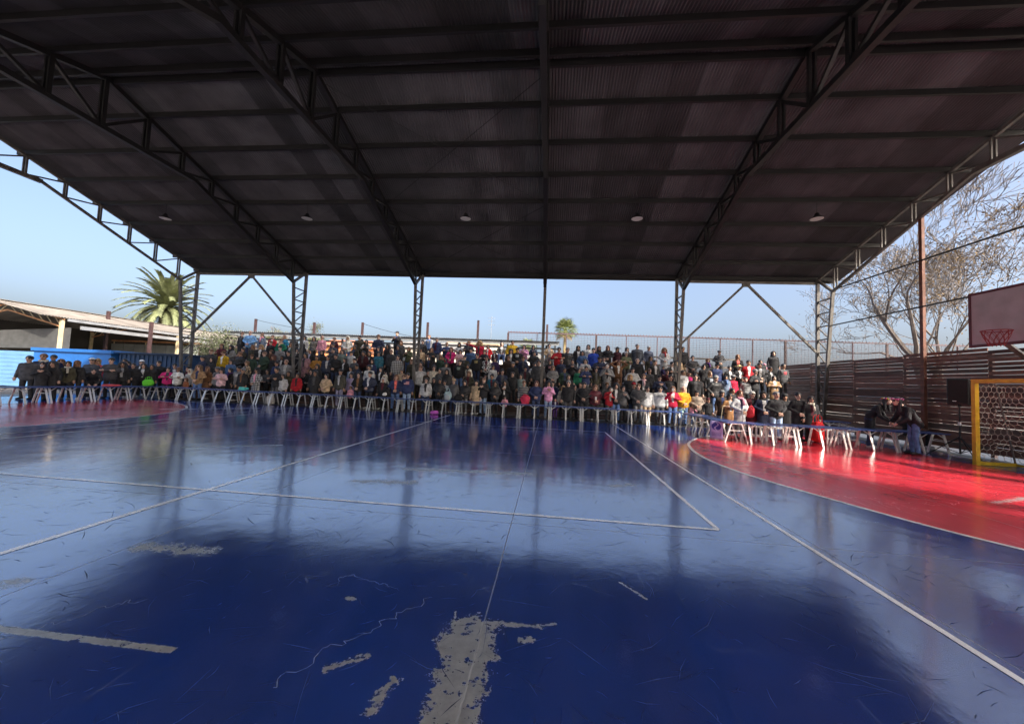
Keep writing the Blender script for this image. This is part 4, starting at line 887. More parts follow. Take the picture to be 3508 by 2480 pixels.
PEOPLE = '''
-20.7|13.24|0|1.74|m|short|black|charcoal jacket|black|down|M|
-20.7|13.66|0|1.89|m|short|brown|dark navy jacket|black|down|M|pale scarf
-20.7|13.98|0|1.84|m|short|black|navy jacket|black|down|M|glasses
-19.95|13.15|0|1.53|w|bob|black|black coat|black|chest|L|face mask
-19.95|13.48|0|1.57|w|curly|black|black coat|black|down|L|
-20.7|14.24|0|1.68|w|long|brown|dark brown coat|black|down|M|
-19.95|13.96|0|1.6|w|long|black|olive jacket|black|down|L|cream collar
-19.95|14.26|0|1.65|w|long|brown|black sweater|black|down|L|
-20.7|15.33|0|1.8|m|cap|black|slate grey jacket|black|down|M|white cap
-20.7|15.55|0|1.79|w|long|blonde|coral red sweater|black|fold|M|
-19.95|14.86|0|1.33|m|short|black|black jacket|black|lean|L|white shirt
-19.95|15.52|0|1.85|m|short|black|charcoal sweater|black|cross|L|
-19.95|15.99|0|1.69|w|curly|black|black jacket|black|down|L|
-20.7|16.66|0|1.9|m|short|black|dark navy jacket|black|down|M|
-20.7|16.84|0|1.75|w|long|black|black jacket|black|down|M|
-19.95|16.45|0|1.66|m|short|black|black jacket|black|fold|L|
-21.12|17.8|0|1.85|m|cap|black|black jacket|black|down|M|white cap
-19.95|16.92|0|1.68|w|long|black|black jacket|black|down|L|white shirt
-19.82|17.2|0|1.65|w|long|black|black coat|black|down|L|
-20.13|17.8|0|1.9|m|short|black|black jacket|black|down|M|
-18.91|17.2|0|1.53|w|bun|black|magenta jacket|black|cross|L|
-19.22|17.8|0|1.74|m|short|black|dark navy jacket|black|down|M|
-18.35|17.2|0|1.55|w|bun|brown|cream white fleece|black|cross|L|sunglasses
-18.46|17.8|0|1.62|w|short|black|black jacket|black|down|M|
-18.11|17.6|0|1.48|w|hood|cream|pale grey jacket|black|down|G|
-17.82|17.15|0|1.04|c|long|brown|rust brown jacket|dark blue|down|F|
-17.19|17.15|0|1.71|w|curly|lightbrown|tan jacket|blue jeans|fold|F|
-17.17|17.6|0|1.66|w|long|brown|brown coat|black|down|G|
-18.12|18.25|0.42|1.79|m|short|black|dark navy jacket|black|down|1|
-18.37|18.97|0.84|1.77|m|short|brown|charcoal sweater|black|down|2|
-18.44|19.69|1.26|1.72|w|cap|brown|maroon sweater|black|cross|3|dark cap
-17.87|19.69|1.26|1.65|w|hood|black|grey hoodie|black|fold|3|black scarf
-17.62|18.97|0.84|1.71|m|cap|brown|mustard yellow vest|black|down|2|dark cap
-17.57|18.25|0.42|1.71|w|hood|black|black coat|black|down|1|
-16.5|18.25|0.42|1.67|w|long|black|denim blue jacket|dark blue|down|1|
-16.66|18.97|0.84|1.7|m|short|brown|black leather jacket|black|fold|2|
-18.53|21.13|2.1|1.74|w|short|brown|black coat|black|down|5|sunglasses
-18.0|21.13|2.1|1.85|m|bald|grey|sky blue hoodie|dark blue|fold|5|
-17.24|21.13|2.1|1.71|w|bun|brown|blue grey coat|tan|down|5|pink scarf
-16.55|21.13|2.1|1.6|w|bun|brown|red vest|denim blue|down|5|
-15.45|20.41|1.68|1.78|w|bun|lightbrown|green jacket|black|fold|4|beige scarf
-15.79|21.13|2.1|1.63|m|short|brown|teal blue jacket|black|fold|5|
-16.56|19.69|1.26|1.74|w|long|brown|olive plaid jacket|black|down|3|
-16.06|19.69|1.26|1.77|w|long|blonde|black vest|pale blue jeans|fold|3|sunglasses
-15.24|18.97|0.84|1.76|m|short|brown|dark green hoodie|black|fold|2|
-14.92|19.69|1.26|1.73|m|cap|black|grey sweater|black|down|3|face mask
-15.44|19.69|1.26|1.48|w|cap|brown|dark brown coat|black|down|3|brown scarf
-14.72|18.97|0.84|1.59|w|curly|auburn|black coat|black|down|2|
-13.95|18.25|0.42|1.67|m|short|black|navy jacket|black|fold|1|
-13.88|18.97|0.84|1.91|m|short|black|black hoodie|black|down|2|
-13.44|18.25|0.42|1.78|m|bald|black|grey jacket|dark grey|fold|1|
-14.22|18.97|0.84|1.59|w|long|black|black jacket|black|down|2|
-15.6|18.25|0.42|1.62|w|long|lightbrown|beige patterned jacket|black|down|1|
-15.45|17.6|0|1.74|m|short|black|grey sweatshirt|black|down|G|black and white emblem
-14.83|17.15|0|1.65|m|short|grey|black jacket|tan|down|F|brown shirt
-15.9|17.6|0|1.63|w|long|black|black coat|black|down|G|purple scarf
-15.95|17.15|0|1.59|w|long|black|pale pink sweater|black|cross|F|
-16.61|17.6|0|1.66|m|cap|grey|grey jacket|black|down|G|grey cap
-17.4|18.25|0.42|1.26|m|short|black|black jacket|black|down|1|
-14.11|17.15|0|1.68|w|curly|black|black and white plaid coat|black|fold|F|pink shirt
-13.07|17.15|0|1.76|m|short|black|black sweater|dark grey|cross|F|
-12.74|17.15|0|1.44|w|bob|black|pale grey cardigan|black|down|F|
-14.35|18.25|0.42|1.14|w|short|black|black jacket|black|down|1|
-12.79|17.6|0|1.6|w|long|black|olive jacket|black|down|G|
-14.76|18.25|0.42|1.24|w|long|black|dark grey jacket|black|down|1|
-12.01|17.15|0|1.53|w|bun|black|red fleece|black|down|F|black shirt
-11.11|17.15|0|1.69|w|long|black|black coat|black|down|F|
-10.54|17.15|0|1.55|w|bob|black|beige fleece|black|fold|F|
-9.84|17.15|0|1.81|m|short|black|dark olive leather jacket|grey lilac jeans|down|F|glasses
-9.54|17.6|0|1.66|w|long|black|lilac jacket|black|down|G|
-8.94|17.15|0|1.69|w|long|black|black jacket|dark blue|fold|F|brown shirt
-9.29|17.15|0|1.01|c|short|brown|pink sweater|black|down|F|
-12.9|18.97|0.84|1.78|w|long|black|mauve coat|black|down|2|
-13.11|19.69|1.26|1.6|w|long|black|black jacket|black|down|3|pale lilac shirt
-12.26|18.97|0.84|1.66|w|long|black|ochre jacket|black|fold|2|
-11.75|18.25|0.42|1.61|w|long|black|black jacket|black|down|1|
-11.65|18.97|0.84|1.68|m|short|black|dark navy puffer jacket|black|down|2|
-11.21|18.97|0.84|1.78|m|short|black|black sweater|dark blue|fold|2|
-11.29|19.69|1.26|1.66|w|bob|black|grey green sweater|black|down|3|
-10.75|19.69|1.26|1.58|w|bun|black|white jacket|black|down|3|
-11.83|21.13|2.1|1.69|w|hood|cream|cream white jacket|blue jeans|fold|5|cream scarf
-13.91|21.13|2.1|1.61|w|bob|black|camouflage jacket|black|down|5|
-13.42|21.13|2.1|1.69|m|bald|grey|pink sweater|blue jeans|down|5|red bag
-14.51|21.13|2.1|1.65|w|long|black|pale grey jacket|black|down|5|
-11.11|21.13|2.1|1.77|m|short|black|dark olive parka|black|down|5|black face mask
-10.69|18.97|0.84|1.58|w|long|black|black vest|black|fold|2|
-10.17|18.97|0.84|1.59|m|short|black|dark grey jacket|black|down|2|
-9.93|18.25|0.42|1.56|w|long|black|blue grey jacket|black|down|1|
-9.64|18.25|0.42|1.68|m|short|black|dark navy jacket|black|down|1|
-11.79|19.69|1.26|1.71|m|short|black|dark grey hoodie|black|down|3|
-10.08|19.69|1.26|1.61|w|long|black|dark maroon jacket|black|down|3|
-12.61|18.25|0.42|1.09|w|short|black|black coat|black|down|1|
-12.32|18.25|0.42|1.34|m|short|black|black jacket|black|down|1|
-10.68|21.13|2.1|1.53|w|long|black|black and white jacket|black|cross|5|
-9.97|21.13|2.1|1.87|m|short|brown|dark navy jacket|dark blue|fold|5|glasses
-9.15|21.85|2.52|1.75|m|cap|black|black jacket|black|chest|6|dark cap and yellow strap
-9.05|20.41|1.68|1.69|w|curly|black|black coat|black|down|4|
-8.45|20.41|1.68|1.64|w|long|black|black leather jacket|black|down|4|
-7.83|20.41|1.68|1.56|w|long|lightbrown|olive green jacket|blue jeans|chest|4|
-10.32|20.41|1.68|1.28|w|long|black|black hoodie|dark red|down|4|white lettering
-9.21|19.69|1.26|1.61|w|bob|black|teal puffer jacket|dark blue|down|3|
-8.52|19.69|1.26|1.76|m|bald|black|charcoal sweater|dark grey|down|3|
-7.85|18.97|0.84|1.86|m|short|black|black and white plaid shirt|dark blue|down|2|
-8.98|18.25|0.42|1.66|w|long|black|white sweater|black|down|1|
-8.37|18.25|0.42|1.59|w|long|black|black vest|black|down|1|white shirt
-8.47|18.97|0.84|0.98|c|short|black|beige jacket|black|down|2|
-7.29|18.25|0.42|1.54|m|cap|grey|beige jacket|black|down|1|grey cap
-6.92|17.6|0|1.67|w|short|brown|pale beige jacket|black|down|G|
-8.38|17.15|0|1.75|m|short|black|dark navy puffer coat|black|fold|F|
-7.73|17.15|0|1.49|w|bob|silver|black coat|black|down|F|
-7.86|17.6|0|1.6|w|hood|cream|cream jacket|black|down|G|
-7.11|17.15|0|1.66|w|long|brown|navy jacket|blue jeans|fold|F|coral shirt
-6.55|17.15|0|1.75|m|short|black|navy sweater|pale blue jeans|down|F|printed flag
-7.19|21.85|2.52|1.59|m|short|brown|blue and white jacket|black|down|6|white print
-6.48|21.13|2.1|1.81|m|short|grey|navy jacket|grey|down|5|maroon shirt
-7.32|21.13|2.1|1.64|m|short|black|black jacket|black|down|5|
-6.4|19.69|1.26|1.47|w|long|black|black coat|black|down|3|
-5.85|20.41|1.68|1.08|c|cap|black|red jacket|black|down|4|dark cap
-5.43|20.41|1.68|1.64|w|long|auburn|magenta jacket|black|fold|4|
-4.92|20.41|1.68|1.51|w|long|black|pale pink coat|black|cross|4|
-4.33|20.41|1.68|1.61|m|cap|black|denim blue jacket|black|down|4|dark cap
-4.0|21.13|2.1|1.69|w|curly|blonde|crimson coat|black|point|5|
-3.51|21.13|2.1|1.49|w|long|black|bright red jacket|black|fold|5|
-3.12|21.13|2.1|1.2|c|long|black|dark maroon jacket|black|down|5|
-2.88|21.85|2.52|1.38|w|long|black|black leather jacket|blue jeans|fold|6|
-2.14|21.13|2.1|1.79|m|short|black|mustard yellow hooded jacket|dark grey|down|5|
-2.13|20.41|1.68|1.65|w|long|black|black jacket|black|down|4|
-1.78|20.41|1.68|1.72|m|cap|black|black hoodie|blue jeans|fold|4|white print
-3.83|19.69|1.26|1.7|m|short|black|black sweatshirt|dark blue|down|3|yellow and white print
-3.32|19.69|1.26|1.58|w|bun|black|white patterned jacket|black|fold|3|
-2.87|19.69|1.26|1.53|w|long|black|dark purple sweater|black|down|3|
-4.56|18.97|0.84|1.72|m|short|black|black sweatshirt|blue jeans|down|2|green and white print
-4.14|18.97|0.84|1.51|w|bob|black|cream jacket|black|down|2|black scarf
-5.27|18.97|0.84|1.56|w|bob|black|grey puffer jacket|black|down|2|glasses
-5.67|18.25|0.42|1.79|w|long|black|pale beige coat|black|down|1|
-5.38|18.25|0.42|1.65|m|short|black|charcoal jacket|black|down|1|
-5.01|18.25|0.42|1.58|w|hood|black|black puffer jacket|black|down|1|
-5.95|18.25|0.42|1.52|w|short|black|dark brown jacket|black|down|1|
-6.35|18.25|0.42|1.73|m|short|brown|pale grey hoodie|black|down|1|
-2.85|18.97|0.84|1.52|w|long|black|pale grey sweater|black|down|2|
-2.28|18.25|0.42|1.72|m|short|black|dark navy jacket|black|fold|1|
-1.85|18.97|0.84|1.71|m|cap|grey|black jacket|black|down|2|grey cap
-1.78|18.25|0.42|1.61|w|long|black|black jacket|black|down|1|
-1.37|18.25|0.42|1.54|w|long|black|grey green jacket|black|down|1|
-2.77|18.25|0.42|1.46|c|bun|black|teal jacket|black|down|1|
-3.22|18.97|0.84|1.02|c|short|black|dark grey jacket|black|down|2|
-3.92|18.25|0.42|1.56|w|long|brown|dark olive coat|black|fold|1|
-5.66|17.15|0|1.57|w|long|black|pale grey sweater|dark blue|down|F|black vest
-5.44|17.6|0|1.61|w|long|black|black jacket|black|down|G|
-5.02|17.15|0|1.58|w|bob|black|black puffer jacket|black|fold|F|
-4.92|17.6|0|1.49|w|short|black|pale grey coat|black|down|G|
-4.36|17.15|0|1.58|m|beanie|beige|dark grey puffer jacket|dark blue|down|F|beige beanie
-3.84|17.15|0|1.53|w|bob|black|black puffer jacket|grey|fold|F|
-3.3|17.15|0|1.55|w|long|black|beige coat|black|down|F|
-2.97|17.15|0|1.69|w|bun|brown|black fleece|pale blue jeans|chest|F|
-2.44|17.15|0|1.55|w|curly|black|black puffer coat|black|fold|F|
-2.04|17.6|0|1.61|w|curly|black|black coat|black|chest|G|
-1.97|17.15|0|0.89|c|short|black|pink jacket|black|chest|F|
-1.14|17.15|0|1.63|w|bun|brown|grey striped sweater|black|down|F|red jacket in hand
-1.47|21.13|2.1|1.55|w|long|black|bright pink sweater|pale blue jeans|chest|5|
-0.97|21.13|2.1|1.55|w|long|black|dark navy coat|black|chest|5|
-0.58|18.97|0.84|1.85|m|short|black|dark grey jacket|black|down|2|
-0.78|19.69|1.26|1.36|m|short|black|white sweatshirt|black|fold|3|red and green print
-0.09|20.41|1.68|1.45|w|hood|grey|grey patterned jacket|black|down|4|
0.44|20.41|1.68|1.82|m|short|black|red jacket|black|cross|4|
0.89|20.41|1.68|1.83|m|short|grey|black leather jacket|blue jeans|down|4|glasses
1.5|21.13|2.1|1.58|w|hood|black|black jacket|black|down|5|
1.69|20.41|1.68|1.69|w|bob|black|denim blue coat|black|fold|4|
2.05|21.13|2.1|1.68|w|long|black|cream white sweater|black|down|5|
2.25|20.41|1.68|1.86|m|short|black|royal blue jacket|black|down|4|
2.63|21.13|2.1|1.59|m|hood|black|black jacket|black|down|5|
3.1|21.13|2.1|1.66|w|long|auburn|black coat|black|fold|5|
3.61|21.13|2.1|1.58|w|hat|black|dark burgundy coat|black|down|5|black wide hat
4.11|21.13|2.1|1.6|w|long|black|black jacket|black|down|5|
4.66|21.13|2.1|1.8|m|short|grey|slate grey jacket|dark blue|down|5|
3.94|20.41|1.68|1.72|m|short|silver|olive green jacket|dark grey|cross|4|glasses
5.26|21.13|2.1|1.71|m|short|silver|slate blue puffer jacket|blue jeans|down|5|
6.08|21.13|2.1|1.64|w|curly|lightbrown|pale grey coat|black|fold|5|red scarf
-0.02|19.69|1.26|1.52|w|long|black|black sweatshirt|black|fold|3|pink print
0.58|19.69|1.26|1.57|m|bald|brown|dark navy sweater|dark grey|down|3|
1.13|19.69|1.26|1.59|w|short|black|black puffer jacket|black|chest|3|
1.42|18.97|0.84|1.54|w|long|black|green sweater|black|down|2|
1.76|18.97|0.84|1.65|m|short|black|navy shirt|grey|cross|2|
2.25|18.97|0.84|1.61|w|bun|black|dark olive jacket|grey|down|2|
2.77|18.97|0.84|1.83|m|short|black|grey coat|black|phone|2|grey scarf
2.49|19.69|1.26|1.75|m|cap|black|dark navy jacket|black|cross|3|dark cap
2.8|20.41|1.68|1.36|c|short|brown|cream white jacket|cream|down|4|
3.44|19.69|1.26|1.61|w|long|auburn|brown vest|brown|head|3|
4.36|19.69|1.26|1.75|m|bald|silver|black sweater|black|down|3|
5.22|19.69|1.26|1.7|w|bun|black|black coat|black|down|3|
5.84|20.41|1.68|1.03|c|short|black|dark purple jacket|black|fold|4|
0.89|18.25|0.42|1.6|w|long|black|black jacket|black|down|1|
3.32|18.97|0.84|1.08|c|short|brown|brown jacket|black|down|2|
3.73|18.25|0.42|1.72|w|long|blonde|black puffer jacket|black|down|1|
4.35|18.25|0.42|1.76|w|bun|brown|black coat|black|down|1|pale pink scarf
5.06|18.25|0.42|1.74|m|cap|black|dark navy jacket|black|chest|1|dark cap
-0.58|17.15|0|1.65|w|bob|auburn|navy hoodie|dark blue|fold|F|
-0.03|17.15|0|1.68|w|curly|black|bright pink hoodie|pale blue jeans|chest|F|
0.64|17.6|0|1.48|w|bob|blonde|cream jacket|black|down|G|
0.85|17.15|0|1.72|m|short|grey|black hoodie|dark grey|down|F|
1.15|17.6|0|1.54|w|short|black|dark grey coat|black|down|G|
1.54|17.15|0|1.68|m|short|black|black sweater|black|fold|F|
2.02|17.15|0|1.58|w|long|brown|maroon puffer jacket|black|fold|F|phone
2.75|18.25|0.42|1.3|m|cap|brown|dark grey jacket|black|down|1|brown cap
2.65|17.15|0|1.54|w|long|black|red jacket|dark grey|phone|F|phone
2.93|17.15|0|1.7|m|curly|black|black jacket|blue jeans|fold|F|white shirt
3.22|17.15|0|1.6|w|bob|black|dark grey puffer jacket|black|chest|F|
3.77|17.6|0|1.76|m|cap|red|black jacket|dark blue|down|G|red cap
3.88|17.15|0|1.71|m|short|brown|dark grey fleece|grey|fold|F|
4.26|17.15|0|1.61|m|short|black|pale grey hoodie|beige|down|F|
4.79|17.15|0|1.63|m|short|black|pale grey hoodie|dark grey|down|F|black lettering
0.29|17.15|0|0.91|c|short|black|dark purple jacket|purple|down|F|
7.04|21.13|2.1|1.73|m|short|black|black jacket|beige|down|5|
8.04|20.41|1.68|1.51|w|long|brown|black coat|black|fold|4|purple scarf
8.9|21.13|2.1|1.61|m|flatcap|grey|dark grey coat|olive brown|fold|5|grey flat cap
9.5|20.41|1.68|1.77|w|long|brown|black coat|black|down|4|coral shirt
9.67|19.69|1.26|1.86|m|short|black|red jacket|black|down|3|
10.18|19.69|1.26|1.75|m|short|black|dark grey jacket|black|fold|3|white shirt
10.59|20.41|1.68|1.53|m|short|black|black jacket|black|down|4|
11.6|21.13|2.1|1.63|w|hood|black|black coat|dark green|down|5|
11.27|19.69|1.26|1.74|m|short|black|dark grey hoodie|dark grey|down|3|red print
10.66|19.69|1.26|1.58|m|short|black|black blazer|black|down|3|white shirt
11.17|21.13|2.1|0.98|c|beanie|pink|pink jacket|black|down|5|pink beanie
8.78|19.69|1.26|1.53|w|bun|black|black jacket|black|down|3|
9.21|19.69|1.26|1.58|m|hat|straw|black vest|black|fold|3|straw hat
10.06|20.41|1.68|1.0|c|beanie|white|dark grey jacket|black|down|4|white beanie
9.61|18.97|0.84|1.8|m|beanie|grey|black jacket|black|cross|2|grey beanie
10.45|18.97|0.84|1.53|w|long|black|tan coat|black|cross|2|white shirt
7.58|18.97|0.84|1.62|w|long|lightbrown|black sweatshirt|black|down|2|white print
7.55|18.25|0.42|1.82|m|beanie|grey|black puffer jacket|blue jeans|pocket|1|grey beanie
8.31|18.97|0.84|1.45|w|bob|black|blue grey coat|black|down|2|blue scarf
8.64|18.97|0.84|1.48|c|cap|grey|crimson jacket|black|down|2|grey cap
9.19|18.97|0.84|1.4|c|short|black|grey jacket|black|down|2|
6.34|18.97|0.84|1.62|m|short|black|pale grey hoodie|beige|down|2|
6.9|19.69|1.26|1.11|c|bun|brown|magenta jacket|black|down|3|
6.66|18.25|0.42|1.89|m|short|black|black jacket|black|down|1|
5.76|17.15|0|1.68|m|bald|brown|orange yellow sweater|blue jeans|fold|F|
5.32|17.15|0|1.67|w|bob|brown|crimson jacket|blue jeans|phone|F|phone
6.32|17.15|0|1.52|w|beanie|black|taupe fleece|black|fold|F|black beanie and shoulder bag
5.71|17.15|0|0.99|c|short|black|mint green hoodie|dark blue|chest|F|
6.19|17.15|0|0.97|c|short|black|pink hoodie|dark blue|chest|F|
6.79|17.15|0|1.22|c|cap|maroon|black jacket|black|down|F|maroon cap
5.56|18.25|0.42|1.78|m|short|black|black jacket|black|down|1|
6.52|15.2|0|1.57|w|cap|grey|dark brown coat|black|down|R|grey cap
6.27|14.0|0|1.47|w|bob|black|camel brown hooded coat|black|cross|R|glasses
6.31|13.4|0|1.59|w|bob|auburn|pale grey long coat|grey|fold|R|pink scarf
7.2|14.4|0|1.58|w|short|silver|maroon coat|black|down|R|sunglasses
7.48|14.2|0|1.57|w|hood|black|dark navy coat|black|fold|R|red bag
7.45|13.4|0|1.6|w|short|grey|black jacket|pale blue jeans|fold|R|
8.41|14.6|0|1.54|w|beanie|black|black coat|black|down|R|black beanie
8.3|13.7|0|1.6|w|short|black|black coat|black|fold|R|
8.58|13.5|0|1.49|w|bob|black|black coat|black|down|R|glasses and pale scarf
11.98|14.0|0|1.25|m|short|black|black jacket|black|sit|R|sunglasses
0.16|18.33|0.42|1.26|m|cap|black|navy jacket|black|fold|1|
1.5|18.33|0.42|1.25|w|long|black|dark grey hoodie|black|cross|1|
2.16|18.33|0.42|1.22|m|short|black|black jacket|black|down|1|
8.52|18.33|0.42|1.27|w|bun|black|black hoodie|black|fold|1|
-16.03|19.05|0.84|1.58|m|cap|brown|dark green jacket|black|down|2|
-9.25|19.05|0.84|1.56|w|hood|black|navy jacket|black|down|2|
-7.12|19.05|0.84|1.66|w|long|brown|dark olive jacket|black|down|2|
-6.62|19.05|0.84|1.54|w|long|black|slate grey jacket|black|cross|2|
-1.23|19.05|0.84|1.5|m|cap|black|charcoal jacket|black|down|2|
0.14|19.05|0.84|1.61|w|bob|brown|grey hoodie|black|fold|2|
0.72|19.05|0.84|1.52|m|short|black|dark green jacket|black|down|2|
4.01|19.05|0.84|1.66|m|cap|black|pale grey hoodie|black|fold|2|
4.81|19.05|0.84|1.64|w|bun|brown|charcoal jacket|black|down|2|
5.63|19.05|0.84|1.65|m|cap|black|dark maroon jacket|black|down|2|
-17.2|19.77|1.26|1.56|m|short|black|dark olive jacket|black|cross|3|
-13.93|19.77|1.26|1.61|w|bun|black|black coat|black|down|3|
-12.5|19.77|1.26|1.55|w|hood|black|black puffer jacket|black|down|3|
-7.04|19.77|1.26|1.55|w|bun|black|black jacket|black|fold|3|
-5.81|19.77|1.26|1.54|w|long|brown|dark green jacket|black|down|3|
-4.51|19.77|1.26|1.57|m|short|black|dark olive jacket|black|fold|3|
-2.18|19.77|1.26|1.63|m|short|brown|dark brown coat|black|down|3|
-1.41|19.77|1.26|1.64|m|cap|brown|dark navy jacket|black|down|3|
1.79|19.77|1.26|1.63|w|bob|black|pale grey hoodie|black|cross|3|
6.07|19.77|1.26|1.65|m|short|black|black jacket|black|cross|3|
7.6|19.77|1.26|1.57|w|long|black|black hoodie|black|down|3|
8.23|19.77|1.26|1.64|m|cap|black|navy jacket|black|down|3|
-16.13|20.49|1.68|1.64|m|cap|brown|black coat|black|down|4|
-14.88|20.49|1.68|1.55|w|long|brown|dark green jacket|black|down|4|
-14.15|20.49|1.68|1.52|w|hood|black|black coat|black|down|4|
-12.32|20.49|1.68|1.63|m|short|black|slate grey jacket|black|cross|4|
-11.01|20.49|1.68|1.58|w|long|black|dark olive jacket|black|down|4|
-9.63|20.49|1.68|1.52|m|short|black|black coat|black|down|4|
-7.17|20.49|1.68|1.55|m|cap|black|beige jacket|black|down|4|
-6.57|20.49|1.68|1.57|w|long|brown|black jacket|black|cross|4|
-3.58|20.49|1.68|1.56|m|cap|brown|black coat|black|cross|4|
-0.88|20.49|1.68|1.57|w|bun|black|black jacket|black|fold|4|
5.22|20.49|1.68|1.54|w|long|black|dark olive jacket|black|down|4|
6.59|20.49|1.68|1.52|w|long|brown|beige jacket|black|down|4|
7.32|20.49|1.68|1.63|m|short|black|dark grey hoodie|black|fold|4|
-15.24|21.21|2.1|1.59|m|cap|black|black jacket|black|down|5|
-12.7|21.21|2.1|1.61|m|cap|brown|dark maroon jacket|black|down|5|
-8.64|21.21|2.1|1.54|w|hood|brown|charcoal jacket|black|down|5|
-5.92|21.21|2.1|1.54|m|short|brown|navy jacket|black|cross|5|
-5.19|21.21|2.1|1.54|w|hood|black|pale grey hoodie|black|cross|5|
-4.64|21.21|2.1|1.66|m|cap|brown|black puffer jacket|black|cross|5|
-0.1|21.21|2.1|1.65|w|bun|black|beige jacket|black|fold|5|
'''
WHERE = {'F': 'behind the long row of tables', 'G': 'in the second line behind the tables', 'L': 'behind the far end tables', 'M': 'at the back behind the far end tables', 'R': 'behind the tables on the red zone',
         '1': 'on the lowest bleacher step', '2': 'on the second bleacher step', '3': 'on the third bleacher step', '4': 'on the fourth bleacher step', '5': 'on the fifth bleacher step', '6': 'on the top bleacher step'}
PW = {'down': 'standing', 'fold': 'with hands clasped', 'cross': 'with arms crossed', 'chest': 'with hands at the chest', 'pocket': 'with hands in pockets', 'head': 'with both hands at the head', 'phone': 'raising one hand', 'point': 'pointing aside', 'sit': 'sitting', 'lean': 'bent over a table', 'bend': 'leaning forward'}
FB = {}
def patch(parent, fy, x0, x1, z0, z1, m, name='printed_motif', n=6):
    V = []; 
    for i in range(n + 1):
        for k in range(n + 1):
            x = x0 + (x1 - x0) * i / n; z = z0 + (z1 - z0) * k / n; V.append((x, fy(x, z) - .006, z))
    F = [(i * (n + 1) + k, (i + 1) * (n + 1) + k, (i + 1) * (n + 1) + k + 1, i * (n + 1) + k + 1) for i in range(n) for k in range(n)]
    return obj(name, mesh_from(name, V, F, m), parent)
def flag_mat():
    m = bpy.data.materials.new('printed flag'); m.use_nodes = True; nt = m.node_tree; L = nt.links; b = nt.nodes['Principled BSDF']; b.inputs['Roughness'].default_value = .8
    tc = nd(nt, 'ShaderNodeTexCoord'); s = nd(nt, 'ShaderNodeSeparateXYZ'); L.new(tc.outputs['Generated'], s.inputs[0])
    def Mt(op, a, c):
        n = nd(nt, 'ShaderNodeMath', operation=op)
        for i, v in enumerate((a, c)):
            if isinstance(v, (int, float)): n.inputs[i].default_value = v
            else: L.new(v, n.inputs[i])
        return n.outputs[0]
    st = Mt('LESS_THAN', Mt('MODULO', Mt('MULTIPLY', s.outputs[2], 6.5), 1.0), .5); ct = Mt('MULTIPLY', Mt('LESS_THAN', s.outputs[0], .4), Mt('GREATER_THAN', s.outputs[2], .46))
    a = nd(nt, 'ShaderNodeMix', data_type='RGBA'); L.new(st, a.inputs[0]); a.inputs[6].default_value = (.6, .58, .56, 1); a.inputs[7].default_value = (.5, .03, .05, 1)
    c = nd(nt, 'ShaderNodeMix', data_type='RGBA'); L.new(ct, c.inputs[0]); L.new(a.outputs[2], c.inputs[6]); c.inputs[7].default_value = (.03, .04, .14, 1); L.new(c.outputs[2], b.inputs['Base Color'])
    return m
def motif_mat(name, cols):
    m = bpy.data.materials.new(name); m.use_nodes = True; nt = m.node_tree; L = nt.links; b = nt.nodes['Principled BSDF']; b.inputs['Roughness'].default_value = .8
    tc = nd(nt, 'ShaderNodeTexCoord'); nz = nd(nt, 'ShaderNodeTexNoise'); nz.inputs['Scale'].default_value = 5.5; L.new(tc.outputs['Generated'], nz.inputs['Vector'])
    cr = nd(nt, 'ShaderNodeValToRGB'); cr.color_ramp.interpolation = 'CONSTANT'; e = cr.color_ramp.elements
    e[0].position = 0; e[0].color = (*cols[0], 1); e[1].position = .47; e[1].color = (*cols[1], 1)
    if len(cols) > 2: q = e.new(.58); q.color = (*cols[2], 1)
    L.new(nz.outputs[0], cr.inputs[0]); L.new(cr.outputs[0], b.inputs['Base Color']); return m
def text_mesh(t):
    cu = bpy.data.curves.new('lettering', 'FONT'); cu.body = t; cu.align_x = 'CENTER'; cu.size = .10; cu.extrude = .002
    o = bpy.data.objects.new('tmp', cu); COL.objects.link(o); dg = bpy.context.evaluated_depsgraph_get(); me = bpy.data.meshes.new_from_object(o.evaluated_get(dg)); bpy.data.objects.remove(o); return me
ALLP = []
